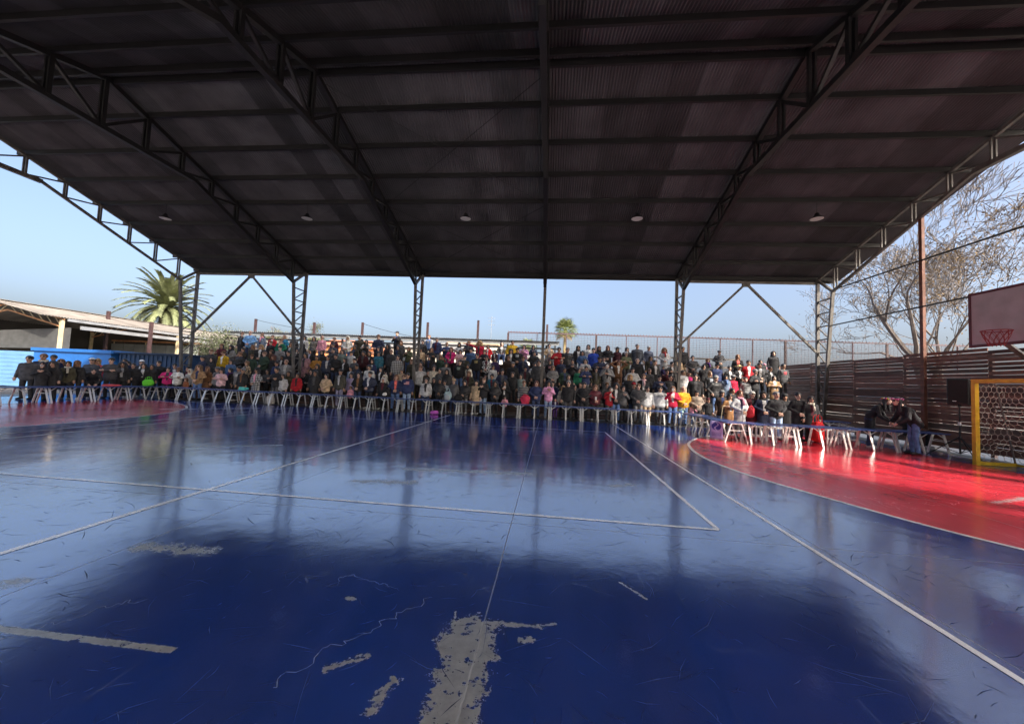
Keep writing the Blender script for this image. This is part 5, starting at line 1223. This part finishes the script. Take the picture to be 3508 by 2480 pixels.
def person(line):
    X, Y, Z, H, kind, hs, hc, top, bot, pose, row, ex = line.split('|'); X, Y, Z, H = map(float, (X, Y, Z, H))
    q = random.Random(int(X * 1000) + int(Y * 77) + int(H * 100))
    if H < 1.40 and kind != 'c' and pose not in ('lean', 'sit', 'bend'): pose = 'sit'
    fit = 'puffy' if ('puffer' in top or 'fleece' in top or 'parka' in top) else 'long' if 'coat' in top else 'normal'
    if kind == 'w' and pose == 'cross' and fit == 'long': pass
    me, HM, fy, ztop, J = body(kind, pose, fit)
    o = obj('person', me); s = H / (ztop + .012)
    if kind == 'c': s = max(.52, min(s, .9))
    elif pose in ('down', 'fold', 'cross', 'chest', 'pocket', 'phone', 'point', 'head'): s = max(.84, min(s, 1.08))
    o.scale = (s * q.uniform(.98, 1.2), s * q.uniform(1.0, 1.2), s)
    rz_ = q.uniform(-.28, .28)
    if row in 'LM': rz_ += .62
    if row == 'R': rz_ -= .12
    if pose == 'lean': rz_ = .95
    if 'pointing' in PW.get(pose, ''): rz_ = -.2
    o.location = (X, Y + (.42 if pose == 'sit' and row not in 'R' else 0), Z); o.rotation_euler = (0, 0, rz_)
    cols = [SKINS[min(3, int(q.triangular(0, 3.6, 1.2)))], fabric(top), fabric({'black': 'black', 'tan': 'tan'}.get(bot, bot) + ' trousers'), SHOES[q.choice((0, 0, 0, 1, 1, 2, 3))], fabric(top), SKIN_DK, LIPM]
    for w in ('shirt', 'vest'):
        if w in ex: cols[4] = fabric(ex.split(' ' + w)[0].split()[-1] + ' shirt' if colour_of(ex) == 'grey' else colour_of(ex) + ' shirt')
    if cols[4] is cols[1] and any(k in top for k in ('jacket', 'coat')) and q.random() < .45: cols[4] = fabric(q.choice(('dark grey', 'white', 'black', 'charcoal', 'pale grey', 'navy', 'maroon')) + ' shirt')
    if 'vest' in top: cols[1], cols[4] = fabric(top), fabric('white shirt')
    for i, m in enumerate(cols): o.material_slots[i].link = 'OBJECT'; o.material_slots[i].material = m
    def child(nm, mesh, m, M=HM):
        c = obj(nm, mesh, o); c.matrix_local = M
        if mesh.materials and mesh.materials[0] is None: c.material_slots[0].link = 'OBJECT'; c.material_slots[0].material = m
        return c
    def hairm(n): return mat('hair ' + n, CLR[n], .5, 0, .35, 60, .4, spec=.5)
    tilt = HM @ Matrix.Rotation(q.uniform(-.05, .05), 4, 'X')
    headwear = {'cap': 'cap', 'beanie': 'beanie', 'hat': 'hat', 'flatcap': 'flat_cap', 'hood': 'hood'}.get(hs)
    if headwear:
        hcol = hc
        if hs == 'cap':
            for w in ('white', 'red', 'maroon', 'brown', 'grey'):
                if w + ' cap' in ex: hcol = w
            if hcol not in CLR: hcol = 'black'
        child(headwear, hair_mesh(hs), fabric((hcol if hcol in CLR else 'black') + ' headwear'), tilt)
        if hs not in ('hood',): child('hair', hair_mesh('long' if kind == 'w' else 'short'), hairm('black' if hs != 'hat' or hc != 'straw' else 'silver'), tilt)
    else: child('hair', hair_mesh(hs), hairm(hc if hc in CLR else 'black'), tilt)
    hd = HM.translation
    if 'scarf' in ex or 'collar' in ex:
        w = ex.split(' scarf')[0].split(' collar')[0].replace('glasses and ', ''); n = colour_of(w) if colour_of(w) != 'grey' or w.startswith('grey') else {'pale': 'cream'}.get(w, 'cream')
        v = MB(); k = 14; nk = J['nk']
        v.tube([(nk[0] + .085 * math.cos(2 * math.pi * i / k), nk[1] - .01 + .082 * math.sin(2 * math.pi * i / k), nk[2] - .01 - .025 * math.sin(2 * math.pi * i / k) * -1) for i in range(k + 1)], .036, 7)
        v.tube([(.02, -.10, nk[2] - .03), (.03, -.165, nk[2] - .16), (.035, -.17, nk[2] - .28)], [.035, .04, .035], 6); obj('scarf', v.mesh('scarf', fabric(n + ' knit scarf'), True), o)
    if 'glasses' in ex:
        v = MB()
        for sx in (-1, 1): v.box((sx * .032, -.104, .012), (.05, .008, .032))
        v.box((0, -.106, .016), (.02, .006, .008)); v.build('glasses', BLACKPL, o, loc=tuple(hd))
    if 'mask' in ex:
        v = MB(); g = obj('face_mask', blob_mesh('face_mask', (0, -.065, -.055), (.058, .05, .042), fabric('black mask' if 'black' in ex else 'pale grey mask')), o); g.location = hd
    if pose == 'phone' or 'phone' in ex:
        wr = J['wrr']; v = MB(); v.box((0, 0, 0), (.075, .012, .15)); p = v.mesh('phone', PHONE)
        ph = obj('phone', p); ph.matrix_world = Matrix.Translation(o.location) @ Matrix.Rotation(rz_, 4, 'Z') @ Matrix.Diagonal((o.scale[0], o.scale[1], o.scale[2], 1)) @ Matrix.Translation((wr[0] + .03, wr[1] - .045, wr[2] + .10))
        tag(ph, 'phone held up by person in %s' % top, 'phone')
    if 'print' in ex or 'lettering' in ex or 'emblem' in ex or 'flag' in ex:
        zc = J['ch'][2]
        if 'flag' in ex: patch(o, fy, -.13, .11, zc - .08, zc + .06, FB.setdefault('flag', flag_mat()), 'printed_flag')
        elif 'black lettering' in ex:
            t = FB.setdefault('fox', text_mesh('FOX'))
            g = obj('lettering', t.copy(), o); g.data.materials.clear(); g.data.materials.append(fabric('black print' if 'black' in ex else 'white print')); g.location = (0, fy(0, zc) - .022, zc - .02 if 'black' in ex else zc); g.rotation_euler = (R(90), 0, 0)
        else:
            base = CLR[colour_of(top)]; cs = [base, (.62, .62, .6)]
            if 'green and white' in ex: cs = [base, (.55, .6, .55), (.15, .45, .25)]
            if 'red and green' in ex: cs = [CLR['white'], (.5, .12, .08), (.1, .25, .15)]
            if 'yellow' in ex: cs = [base, (.6, .45, .05), (.6, .6, .6)]
            if 'pink' in ex: cs = [base, (.65, .3, .35)]
            if 'red print' in ex: cs = [base, (.55, .06, .08), (.55, .06, .08)]
            patch(o, fy, -.075, .075, zc - .08, zc + .06, FB.setdefault('motif' + ex, motif_mat('motif ' + ex, cs)))
    tw = top.split()
    lab = 'person in %s' % top
    if ex and 'phone' not in ex: lab += ' with ' + ex
    ALLP.append((o, lab, pose, row, X, bot)); return o
def blob_mesh(name, c, r, m):
    o = blob(name, c, r, m, None, 1, .02, 8); me = o.data; bpy.data.objects.remove(o); return me
for ln in PEOPLE.strip().splitlines(): person(ln)
# two people in flower crowns leaning together over the last table
def crown(hd, cols, parent):
    e = None
    for k in range(16):
        a = 2 * math.pi * k / 16
        f = blob('crown_flower', (.10 * math.cos(a), .012 + .11 * math.sin(a), .07 + .012 * math.sin(3 * a)), (.026, .026, .022), cols[k % len(cols)], parent, k, .25, 6); f.location = hd
for X, Y, rz_, lab, bot, cs, s in ((9.86, 12.84, R(42), 'person in black jacket and yellow flower crown leaning over the last table', 'dark blue', ((.62, .48, .03), (.7, .68, .6), (.5, .05, .25)), .97), (10.16, 11.76, R(-100), 'person in black parka and pink flower crown leaning over the last table', 'blue', ((.6, .12, .32), (.65, .4, .5), (.35, .04, .18)), .97)):
    me, HM, fy, ztop, J = body('w', 'bend', 'puffy' if 'parka' in lab else 'long')
    o = obj('person', me, None, (X, Y, 0), (0, 0, rz_), (s, s, s * 1.0))
    cols = [SKINS[0], fabric('black parka' if 'parka' in lab else 'black jacket'), fabric(bot + ' jeans'), SHOES[1 if 'yellow' in lab else 0], fabric('black jacket'), SKIN_DK, LIPM]
    for i, m in enumerate(cols): o.material_slots[i].link = 'OBJECT'; o.material_slots[i].material = m
    c = obj('hair', hair_mesh('long'), o); tw = -.75 if rz_ > 0 else .75; c.matrix_local = HM @ Matrix.Rotation(tw * .5, 4, 'Z'); c.material_slots[0].link = 'OBJECT'; c.material_slots[0].material = mat('hair black', CLR['black'], .5, 0, .35, 60, .4)
    crown(HM.translation, [cloth('crown petal %.2f %.2f' % (a[0], a[2]), a) for a in cs], o)
    tag(o, lab, 'person', 'people gathered round the court')
# labels: clothes first, then pose, then place; a neighbour is named where clothes alone do not single one out
from collections import Counter
cnt = Counter(l for _, l, *_ in ALLP)
def finish():
    seen = set()
    for o, lab, pose, row, X, bot in ALLP:
        cands = []
        if cnt[lab] == 1: cands.append(lab + ' ' + (PW[pose] + ' ' if ' with ' not in lab or pose in ('down', 'sit') else '') + WHERE[row]); cands.append(lab + ' ' + WHERE[row])
        near = sorted((abs(X - p[4]), p[1]) for p in ALLP if p[3] == row and p[0] is not o and abs(X - p[4]) < 1.8 and p[1] != lab)
        near.sort(key=lambda t: (cnt[t[1]] > 1, t[0]))
        nb = [w.replace('person in ', '').split(' with ')[0] for _, w in near]
        for w in nb: cands.append(lab + ' ' + PW[pose] + ' next to the ' + w)
        for a_ in nb:
            for b_ in nb:
                if a_ != b_: cands.append(lab + ' between the ' + a_ + ' and the ' + b_)
        cands += [lab + ' ' + PW[pose] + ' ' + WHERE[row], lab + ' ' + WHERE[row]]
        ok = [c for c in cands if len(c.split()) <= 16] or [' '.join(cands[-1].split()[:16])]
        full = next((c for c in ok if c not in seen), ok[0]); seen.add(full)
        tag(o, full, 'person', 'people gathered round the court')
finish()
taken = set()
for t_ in ROWT:
    if 'with a' in t_['label']: continue
    fr = sorted((abs(p[4] - t_.location.x), p[1]) for p in ALLP if p[3] == 'F' and cnt[p[1]] == 1)
    for d_, w in fr:
        w = w.replace('person in ', '').split(' with ')[0]
        if w not in taken and d_ < 1.2: taken.add(w); t_['label'] = 'blue folding table of the long row in front of the ' + w; break

# ------------------------------------------------------------------ trees
BARK = mat('pale bark', (.15, .125, .11), .85, 0, .3, 6, .3); BARKD = mat('palm trunk', (.13, .085, .05), .9, 0, .45, 9, .6)
LEAFDRY = mat('dry brown leaves', (.22, .14, .05), .8, 0, .4, 3); LEAFG = mat('grey green leaves', (.085, .10, .045), .7, 0, .4, 2.5); LEAFW = mat('pale blossom', (.22, .215, .17), .8, 0, .3, 4)
FROND = mat('palm frond green', (.15, .17, .08), .6, 0, .4, 1.2, per_object=.3); FRONDP = mat('fan palm green', (.14, .17, .05), .6, 0, .35, .8, per_object=.25); FRONDD = mat('dry palm skirt', (.26, .20, .09), .8, 0, .3, 2)
LEAFY = mat('olive tree foliage', (.10, .105, .05), .75, 0, .4, .6)
def limbs(seed, base, height, spread, depth=6, r0=.26, kids=(2, 3), trunk=.22, up=.12, fine=.006):
    q = random.Random(seed); mb = MB(); tips = []
    def grow(p, d, L, r, lev):
        pts = [p]; dd = d.copy(); n = 4 if lev < 4 else 3
        for i in range(n):
            dd = (dd + Vector((q.gauss(0, .13), q.gauss(0, .13), q.gauss(up * .4, .09)))).normalized(); pts.append(pts[-1] + dd * L / n)
        r1 = max(r * .6, fine); mb.tube(pts, [r + (r1 - r) * i / n for i in range(n + 1)], 6 if lev < 2 else 4 if lev < 4 else 3, False)
        tips.append((pts[-1], lev))
        if lev >= depth: return
        for k in range(q.choice(kids) + (1 if lev == 0 else 0)):
            ax = dd.orthogonal().normalized(); ax.rotate(Quaternion(dd, q.uniform(0, 6.28)))
            nd_ = dd.copy(); nd_.rotate(Quaternion(ax, q.uniform(.3, .85) * spread)); nd_.z += up
            at = pts[q.choice((-1, -1, -2, 2))]
            grow(at, nd_.normalized(), L * q.uniform(.66, .86), r1 * q.uniform(.6, .85), lev + 1)
    grow(Vector((0, 0, 0)), Vector((0, 0, 1)), height * trunk, r0, 0)
    return mb, tips
def leaf_cloud(mb, centres, n, rad, size, q):
    for _ in range(n):
        c = q.choice(centres); p = Vector((q.gauss(0, rad), q.gauss(0, rad), q.gauss(0, rad * .8))) + c
        a = Vector((q.gauss(0, 1), q.gauss(0, 1), q.gauss(0, 1))).normalized(); b_ = a.orthogonal().normalized(); b_.rotate(Quaternion(a, q.uniform(0, 6.28))); c_ = a.cross(b_); s = size * q.uniform(.6, 1.4)
        mb.add([p - b_ * s, p - c_ * s * .4, p + b_ * s, p + c_ * s * .4], [(0, 1, 2, 3)])
def bare_tree(seed, x, y, h, spread, label, leaves=0, depth=7, group=None, r0=.28, trunk=.24):
    e = empty('bare_tree', (x, y, -.05)); tag(e, label, 'tree', group)
    mb, tips = limbs(seed, (0, 0, 0), h, spread, depth, r0, (2, 3), trunk, .10, .011)
    mb.build('branches', BARK, e)
    if leaves:
        q = random.Random(seed); v = MB(); leaf_cloud(v, [t for t, l in tips if 2 <= l <= depth - 1 and t.z < h * .62], leaves, .35, .055, q); v.build('dry_leaves', LEAFDRY, e)
    return e
bare_tree(5, 18.6, 20.5, 15.5, .95, 'large bare tree with dry leaves rising behind the slat fence', 3600, 8)
bare_tree(11, 24.0, 25.5, 14.5, 1.0, 'bare spreading tree behind the far corner of the slat fence', 1200, 8)
bare_tree(23, 21.5, 16.5, 15.0, .9, 'bare tree with fine twigs beside the basketball backboard', 1500, 8)
for k, (x, y, h) in enumerate(((14.2, 3.0, 12.5), (15.6, .4, 13), (15.0, -2.2, 12.5), (13.6, 5.6, 11.5), (16.8, 2.0, 14))):
    bare_tree(31 + 6 * k, x, y, h, .55, 'tall bare tree standing close along the right side of the court', 0, 5, 'trees shading the red zone', .3, .6)
bare_tree(41, -22.6, 30.0, 7.0, .8, 'slim bare sapling rising behind the leafy shrub tree', 0, 6, None, .10)

# leafy shrub tree by the navy container
e = empty('shrub_tree', (-23.2, 23.6, 0)); tag(e, 'sprawling grey green tree with pale blossom behind the navy container', 'tree')
mb, tips = limbs(3, (0, 0, 0), 5.2, 1.25, 6, .16, (2, 3), .26, .04, .012); mb.build('branches', BARK, e)
q = random.Random(8); cs = [t for t, l in tips if l >= 3]
v = MB(); leaf_cloud(v, cs, 9000, .38, .065, q); v.build('crown', LEAFG, e)
v = MB(); leaf_cloud(v, [c + Vector((0, 0, .25)) for c in cs], 3200, .34, .045, q); v.build('blossom', LEAFW, e)
# far leafy trees
for i, (x, y, z, r) in enumerate(((-45.8, 60, 6.6, 2.2), (-40.0, 60, 6.4, 2.3))):
    e = empty('leafy_tree', (x, y, 0)); e.scale = (.55, .55, .74); tag(e, 'round olive green tree beyond the shed roof with its crown above the column' if i else 'round olive green tree beyond the shed roof left alone by the posts', 'tree')
    mb, tips = limbs(50 + i, (0, 0, 0), 9.6, .5, 5, .22, (2, 3), .40, .12, .03); mb.build('trunk', BARK, e)
    q = random.Random(i); v = MB(); cs = [t for t, l in tips if l >= 3]; leaf_cloud(v, cs, 6000, .5, .15, q); v.build('crown', LEAFY, e)

# date palm: trunk and arching feather fronds
def feather(L, droop, seed):
    q = random.Random(seed); mb = MB(); n = 26; P = []
    for i in range(n + 1):
        t = i / n; a = 1 - 0 * t; P.append(Vector((L * (t - .16 * droop * t ** 3), 0, L * (.10 * t - droop * .62 * t ** 2.2))))
    mb.tube(P, [.05 * (1 - .85 * i / n) for i in range(n + 1)], 4, False)
    for i in range(3, n * 2):
        t = i / (n * 2); k = min(int(t * n), n - 1); p = P[k].lerp(P[k + 1], t * n - k); tg = (P[k + 1] - P[k]).normalized()
        ll = .72 * math.sin(min(1, t * 1.25 + .12) * math.pi * .72 + .25) * (L / 4.6)
        for s in (-1, 1):
            d = (tg * .75 + Vector((0, s, 0)) * .8 + Vector((0, 0, .28 - .5 * t))).normalized(); d.z += q.uniform(-.2, .1); w = tg * .045
            tip = p + d * ll + Vector((0, 0, -.12 * ll)); mid = p + d * ll * .5
            mb.add([p - w, mid - w * 1.3, tip, mid + w * 1.3, p + w], [(0, 1, 2, 3, 4)])
    return mb.mesh('feather_frond', FROND)
FR = [feather(4.5, d, i) for i, d in enumerate((.55, .8, .95, 1.1, 1.3))]
def date_palm(x, y, zc, label):
    e = empty('date_palm', (x, y, 0)); tag(e, label, 'palm tree'); q = random.Random(4)
    v = MB(); v.tube([(0, 0, 0), (.1, 0, zc * .5), (0, 0, zc - .9), (0, 0, zc + .2)], [.62, .52, .62, .35], 12); v.build('trunk', BARKD, e)
    for k in range(84):
        t = k / 84; el = R(84) - t * R(105); a = k * 2.39996; fr = obj('frond', FR[min(4, int(t * 5))], e, (0, 0, zc + .15 - .5 * t))
        fr.rotation_euler = Matrix.Rotation(a, 3, 'Z').to_4x4().to_3x3().to_euler() if False else (Matrix.Rotation(a, 4, 'Z') @ Matrix.Rotation(-el, 4, 'Y')).to_euler()
        s = q.uniform(.85, 1.1); fr.scale = (s, s, s)
date_palm(-42.6, 38, 8.1, 'big date palm with arching fronds behind the tan shed roof')
def fan_leaf(seed):
    q = random.Random(seed); mb = MB(); L = 1.0; mb.tube([(0, 0, 0), (.45, 0, .04), (.85, 0, .02)], [.03, .022, .018], 4, False)
    for k in range(19):
        a = R(-105 + 210 * k / 18); d = Vector((math.cos(a), math.sin(a), .12)); o_ = Vector((.85, 0, .02)); s = d.cross(Vector((0, 0, 1))).normalized() * .04; ll = 1.0 * (1 - .25 * abs(a) / R(105))
        mid = o_ + d * ll * .6; tip = o_ + d * ll + Vector((0, 0, -.32)); mb.add([o_, mid - s, tip, mid + s], [(0, 1, 2, 3)])
    return mb
FANS = [fan_leaf(i).mesh('fan_leaf', FRONDP) for i in range(2)]; FAND = fan_leaf(9).mesh('dry_fan_leaf', FRONDD)
def fan_palm(x, y, zc, s0, label):
    e = empty('fan_palm', (x, y, 0)); tag(e, label, 'palm tree'); q = random.Random(int(x * 10))
    v = MB(); v.tube([(0, 0, 0), (0, 0, zc * .6), (0, 0, zc)], [.34, .24, .22], 10); v.build('trunk', FRONDD, e)
    for k in range(40):
        t = k / 40; el = R(80) - t * R(135); a = k * 2.39996; f = obj('fan_leaf', FANS[k % 2] if t < .9 else FAND, e, (0, 0, zc))
        f.rotation_euler = (Matrix.Rotation(a, 4, 'Z') @ Matrix.Rotation(-el, 4, 'Y')).to_euler(); s = s0 * q.uniform(.9, 1.15); f.scale = (s, s, s)
fan_palm(2.15, 60, 10.0, 1.22, 'fan palm with pale green crown standing behind the mesh fence')
fan_palm(-4.3, 70, 8.0, 1.1, 'low fan palm crown just showing over the grey shed roof')

# ------------------------------------------------------------------ long low shed behind the bleachers
sh = empty('low_shed', (-11, 25, 0)); tag(sh, 'long low shed with grey fascia and corrugated roof behind the bleachers', 'shed')
bar('fascia', (-11.5, -1, 4.06), (11.5, -1, 4.06), .03, .24, GUTTER, sh, side=(0, 1, 0))
RS = sheet_mesh('shed_sheet', mat('grey corrugated shed roof', (.24, .24, .245), .5, .2, .25, 2, per_object=.15), .9, .02, .15)
for i in range(26):
    o = obj('roof_sheet', RS, sh, (-11.6 + i * .89, -1.15, 4.19)); o.scale = (1, 4.2, 1); o.rotation_euler = (R(3), 0, 0)
for i in range(9):
    x = -11.3 + i * 2.82; bar('shed_post', (x, -.95, 0), (x, -.95, 3.94), .09, .09, STEEL, sh)
bar('lintel', (-11.4, -.8, 3.75), (11.4, -.8, 3.75), .08, .10, STEEL, sh, side=(0, 1, 0))
bar('lintel', (-11.4, -.8, 3.1), (11.4, -.8, 3.1), .06, .08, PLANKG, sh, side=(0, 1, 0))
v = MB(); v.box((0, 2.9, 1.4), (23, .1, 2.8)); v.build('back_wall', mat('dim timber wall', (.09, .075, .065), .8, 0, .4, 2), sh)
# tall maroon posts with a sagging cable
for i, (x, z) in enumerate(((-20.54, 5.16), (-16.19, 5.03), (-12.73, 5.13), (-8.2, 5.26), (-4.8, 5.49), (-.28, 5.34))):
    o = bar('boundary_post', (x, 24.5, 0), (x, 24.5, z), .13, .13, POSTDARK); tag(o, 'maroon steel post rising above the shed roof behind the bleachers', 'post', 'maroon posts behind the bleachers')
for x0, x1, z0, z1 in ((-20.5, -16.3, 5.1, 4.5), (-12.7, -9.3, 5.05, 4.3)):
    v = MB(); v.tube([(x0 + (x1 - x0) * t, 24.5, z0 + (z1 - z0) * t - .25 * t * (1 - t)) for t in np.linspace(0, 1, 9)], .012, 4); tag(v.build('cable', STEEL), 'slack cable running down from a maroon post', 'cable', 'slack cables')
# pale houses beyond
def house(x, y, w, d, h, m, label, roofm=None):
    e = empty('house', (x, y, 0)); tag(e, label, 'house'); v = MB(); v.box((0, 0, h / 2), (w, d, h)); v.build('wall', m, e)
    v = MB(); v.add([(-w / 2 - .3, -d / 2 - .3, h + .01), (w / 2 + .3, -d / 2 - .3, h + .01), (w / 2 + .3, d / 2 + .3, h + .01), (-w / 2 - .3, d / 2 + .3, h + .01), (-w / 2 + .5, 0, h + 1.0), (w / 2 - .5, 0, h + 1.0)], [(0, 1, 5, 4), (2, 3, 4, 5), (1, 2, 5), (3, 0, 4), (0, 3, 2, 1)]); v.build('roof', roofm or CONC, e)
    n = max(1, int(w / 3.2))
    for k in range(n): board('window', (-w / 2 + w * (k + .5) / n, -d / 2 - .02, h * .72), (1.1, .06, 1.0), mat('dark window glass', (.03, .035, .04), .1, 0, .1, 2), e)
CREAMW = mat('cream house wall', (.62, .56, .46), .85, 0, .1, 1); ORANGEW = mat('orange house wall', (.60, .24, .10), .85, 0, .1, 1); WHITEW = mat('white house wall', (.70, .68, .64), .85, 0, .1, 1)
house(-23, 42, 6, 6, 4.6, ORANGEW, 'orange walled house showing under the grey shed roof', mat('terracotta roof', (.45, .17, .09), .8, 0, .2, 3))
house(-14, 44, 9, 6, 4.9, CREAMW, 'cream house glimpsed under the shed roof mid length')
house(-11.0, 55, 7, 6, 6.6, CREAMW, 'cream house with its roof just above the shed line by the column', mat('tan tile roof', (.5, .33, .2), .8, 0, .2, 3))
house(-5, 46, 8, 6, 4.3, WHITEW, 'white house glimpsed under the right end of the shed')
# thin aerial mast
v = MB(); v.tube([(-9.6, 60, 0), (-9.6, 60, 12.0)], .035, 5)
for z in (10.6, 11.2, 11.7): v.tube([(-10.2, 60, z), (-9.0, 60, z)], .02, 4)
tag(v.build('aerial_mast', GUTTER), 'thin television aerial mast far behind the bleachers', 'aerial')

# ------------------------------------------------------------------ spiked mesh fence
mf = empty('mesh_fence', (9, 25, 0)); tag(mf, 'wire mesh fence with a spiked top rail behind the bleachers', 'fence')
FZ0, FZ1, FXA, FXB = 2.4, 4.84, -11.85, 16
bar('spiked_rail', (FXA, 0, FZ1), (FXB, 0, FZ1), .05, .07, WIREM, mf, side=(0, 1, 0))
v = MB(); x = FXA
while x < FXB:
    v.add([(x - .035, -.004, FZ1 + .03), (x + .035, -.004, FZ1 + .03), (x, 0, FZ1 + .12), (x, .01, FZ1 + .03)], [(0, 1, 2), (1, 3, 2), (3, 0, 2)]); x += .19
tag(v.build('rail_spikes', WIREM, mf), kind='stuff')
x = FXA; k = 0
while x < FXB + .1:
    bar('fence_post', (x, .02, 0), (x, .02, FZ1 - .03), .12 if k % 3 == 0 else .045, .08, POSTDARK if k % 3 == 0 else WIREM, mf); x += 1.92; k += 1
v = MB()
for i in range(22): z = FZ0 + i * .112; v.box(((FXA + FXB) / 2, 0, z), (FXB - FXA, .008, .012))
x = FXA
while x < FXB: v.box((x, .006, (FZ0 + FZ1) / 2), (.008, .008, FZ1 - FZ0)); x += .2
tag(v.build('wire_mesh', WIREM, mf), kind='stuff')

# ------------------------------------------------------------------ left: containers, fence of clear panels, second pavilion
BLUEC = mat('bright blue painted steel', (.02, .13, .42), .5, 0, .1, 1.5); NAVYC = mat('navy painted steel', (.012, .045, .12), .5, 0, .2, 2, per_object=.1)
bc = empty('blue_container', (-27.7, 20.6, 0)); tag(bc, 'bright blue painted site cabin beside the far end tables', 'cabin')
v = MB(); v.box((0, 0, 1.1), (5.1, 2.2, 2.2)); v.build('wall', BLUEC, bc)
v = MB(); v.box((0, 0, 2.26), (5.3, 2.4, .18)); v.build('roof_edge', BLUEC, bc)
bc2 = empty('pale_cabin', (-33.2, 20.9, 0)); tag(bc2, 'pale blue cabin with horizontal cladding beside the bright blue one', 'cabin')
for k in range(9): board('cladding_board', (0, -.98, .12 + .235 * k), (5.6, .06, .22), mat('pale blue cladding', (.13, .28, .50), .5, 0, .08, 2), bc2)
v = MB(); v.box((0, 0, 1.04), (5.6, 1.9, 2.08)); v.build('wall', mat('pale blue cladding', (.13, .28, .50)), bc2)
nc = empty('navy_container', (-22.6, 20.9, 0)); tag(nc, 'navy corrugated shipping container beside the bright blue cabin', 'container')
v = MB(); v.box((0, 0, 1.12), (4.6, 2.3, 2.2)); v.build('wall', NAVYC, nc)
for k in range(16): board('wall_rib', (-2.2 + .29 * k, -1.17, 1.12), (.12, .05, 2.05), NAVYC, nc)
v = MB(); v.box((0, -.1, 2.26), (4.8, 2.6, .06)); v.build('roof_edge', NAVYC, nc)
# fence of milky panels
pf_ = empty('panel_fence', (-38, 29.5, 0)); tag(pf_, 'fence of milky plastic panels under an orange rail behind the blue cabin', 'fence')
MILK = mat('milky plastic panel', (.30, .32, .31), .35, 0, .12, 1.5)
for k in range(17): board('panel', (-8.6 + 1.02 * k, 0, 1.75), (.98, .02, 3.3), MILK, pf_)
for k in range(18): bar('fence_post', (-9.1 + 1.02 * k, .05, 0), (-9.1 + 1.02 * k, .05, 3.6), .06, .06, POSTDARK if k % 3 else BEIGE, pf_)
bar('top_rail', (-9.3, 0, 3.66), (8.6, 0, 3.66), .06, .13, RUST, pf_, side=(0, 1, 0))
# second pavilion, its ridge running away from the court
p2 = empty('far_pavilion', (-34, 32, 0)); tag(p2, 'second open pavilion with tan corrugated roof beyond the blue cabin', 'pavilion')
RT = sheet_mesh('tan_sheet', ROOFOUT, .9, .02, .15)
for i in range(28):
    for s in (1, -1):
        o = obj('roof_sheet', RT, p2, (0, -11.8 + i * .89 + (0 if s < 0 else .0), 5.22)); o.scale = (1, 4.3, 1)
        o.rotation_euler = (Matrix.Rotation(s * math.pi / -2, 4, 'Z') @ Matrix.Rotation(-R(12.4), 4, 'X')).to_euler()
v = MB(); v.box((0, .4, 5.26), (.5, 24.8, .03)); v.build('ridge_cap', ROOFOUT, p2)
for k in range(4):
    y = -11.5 + 7.4 * k
    for s in (1, -1):
        bar('truss_chord', (s * 4.1, y, 4.2), (0, y, 5.1), .07, .08, RUST, p2, side=(0, 1, 0)); bar('truss_chord', (s * 3.9, y, 3.75), (0, y, 4.7), .07, .08, RUST, p2, side=(0, 1, 0))
        for j in range(6):
            a, c = j / 6, (j + 1) / 6; bar('truss_web', (s * 3.9 * (1 - a), y, 3.75 + .95 * a), (s * 4.1 * (1 - c), y, 4.2 + .9 * c), .04, .04, BEIGE, p2, side=(0, 1, 0))
        bar('column', (s * 3.95, y, 0), (s * 3.95, y, 4.15), .16, .16, BEIGE, p2)
bar('gutter', (4.35, -11.5, 4.16), (4.35, 12.8, 4.16), .08, .16, GUTTER, p2, side=(1, 0, 0))
bar('side_beam', (4.6, -11.0, 3.75), (4.6, 12.8, 3.85), .10, .22, GUTTER, p2, side=(1, 0, 0))
v = MB(); v.box((-.2, 13.0, 2.2), (8.6, .1, 4.4)); v.box((-4.15, .5, 2.2), (.1, 24, 4.4)); v.build('interior_shade_wall', mat('painted interior shade', (.05, .045, .04), .9, 0, .3, 1), p2)  # dark walls added so their colour stands in for interior shade
v = MB(); v.quad((4.5, -11.4, 3.7), (4.5, -11.4, 2.4), (-4.2, -11.9, 2.2), (-4.2, -11.9, 3.1)); o = v.build('shade_cloth', mat('grey shade cloth', (.06, .06, .058), .9, 0, .2, 3), p2); md = o.modifiers.new('thick', 'SOLIDIFY'); md.thickness = .01
for i, (x, z) in enumerate(((-32.14, 5.42), (-28.59, 4.73))):
    o = bar('boundary_post', (x, 24.5, 0), (x, 24.5, z), .17, .17, POSTDARK); tag(o, 'dark red steel post in front of the tan pavilion roof', 'post', 'rust red posts')
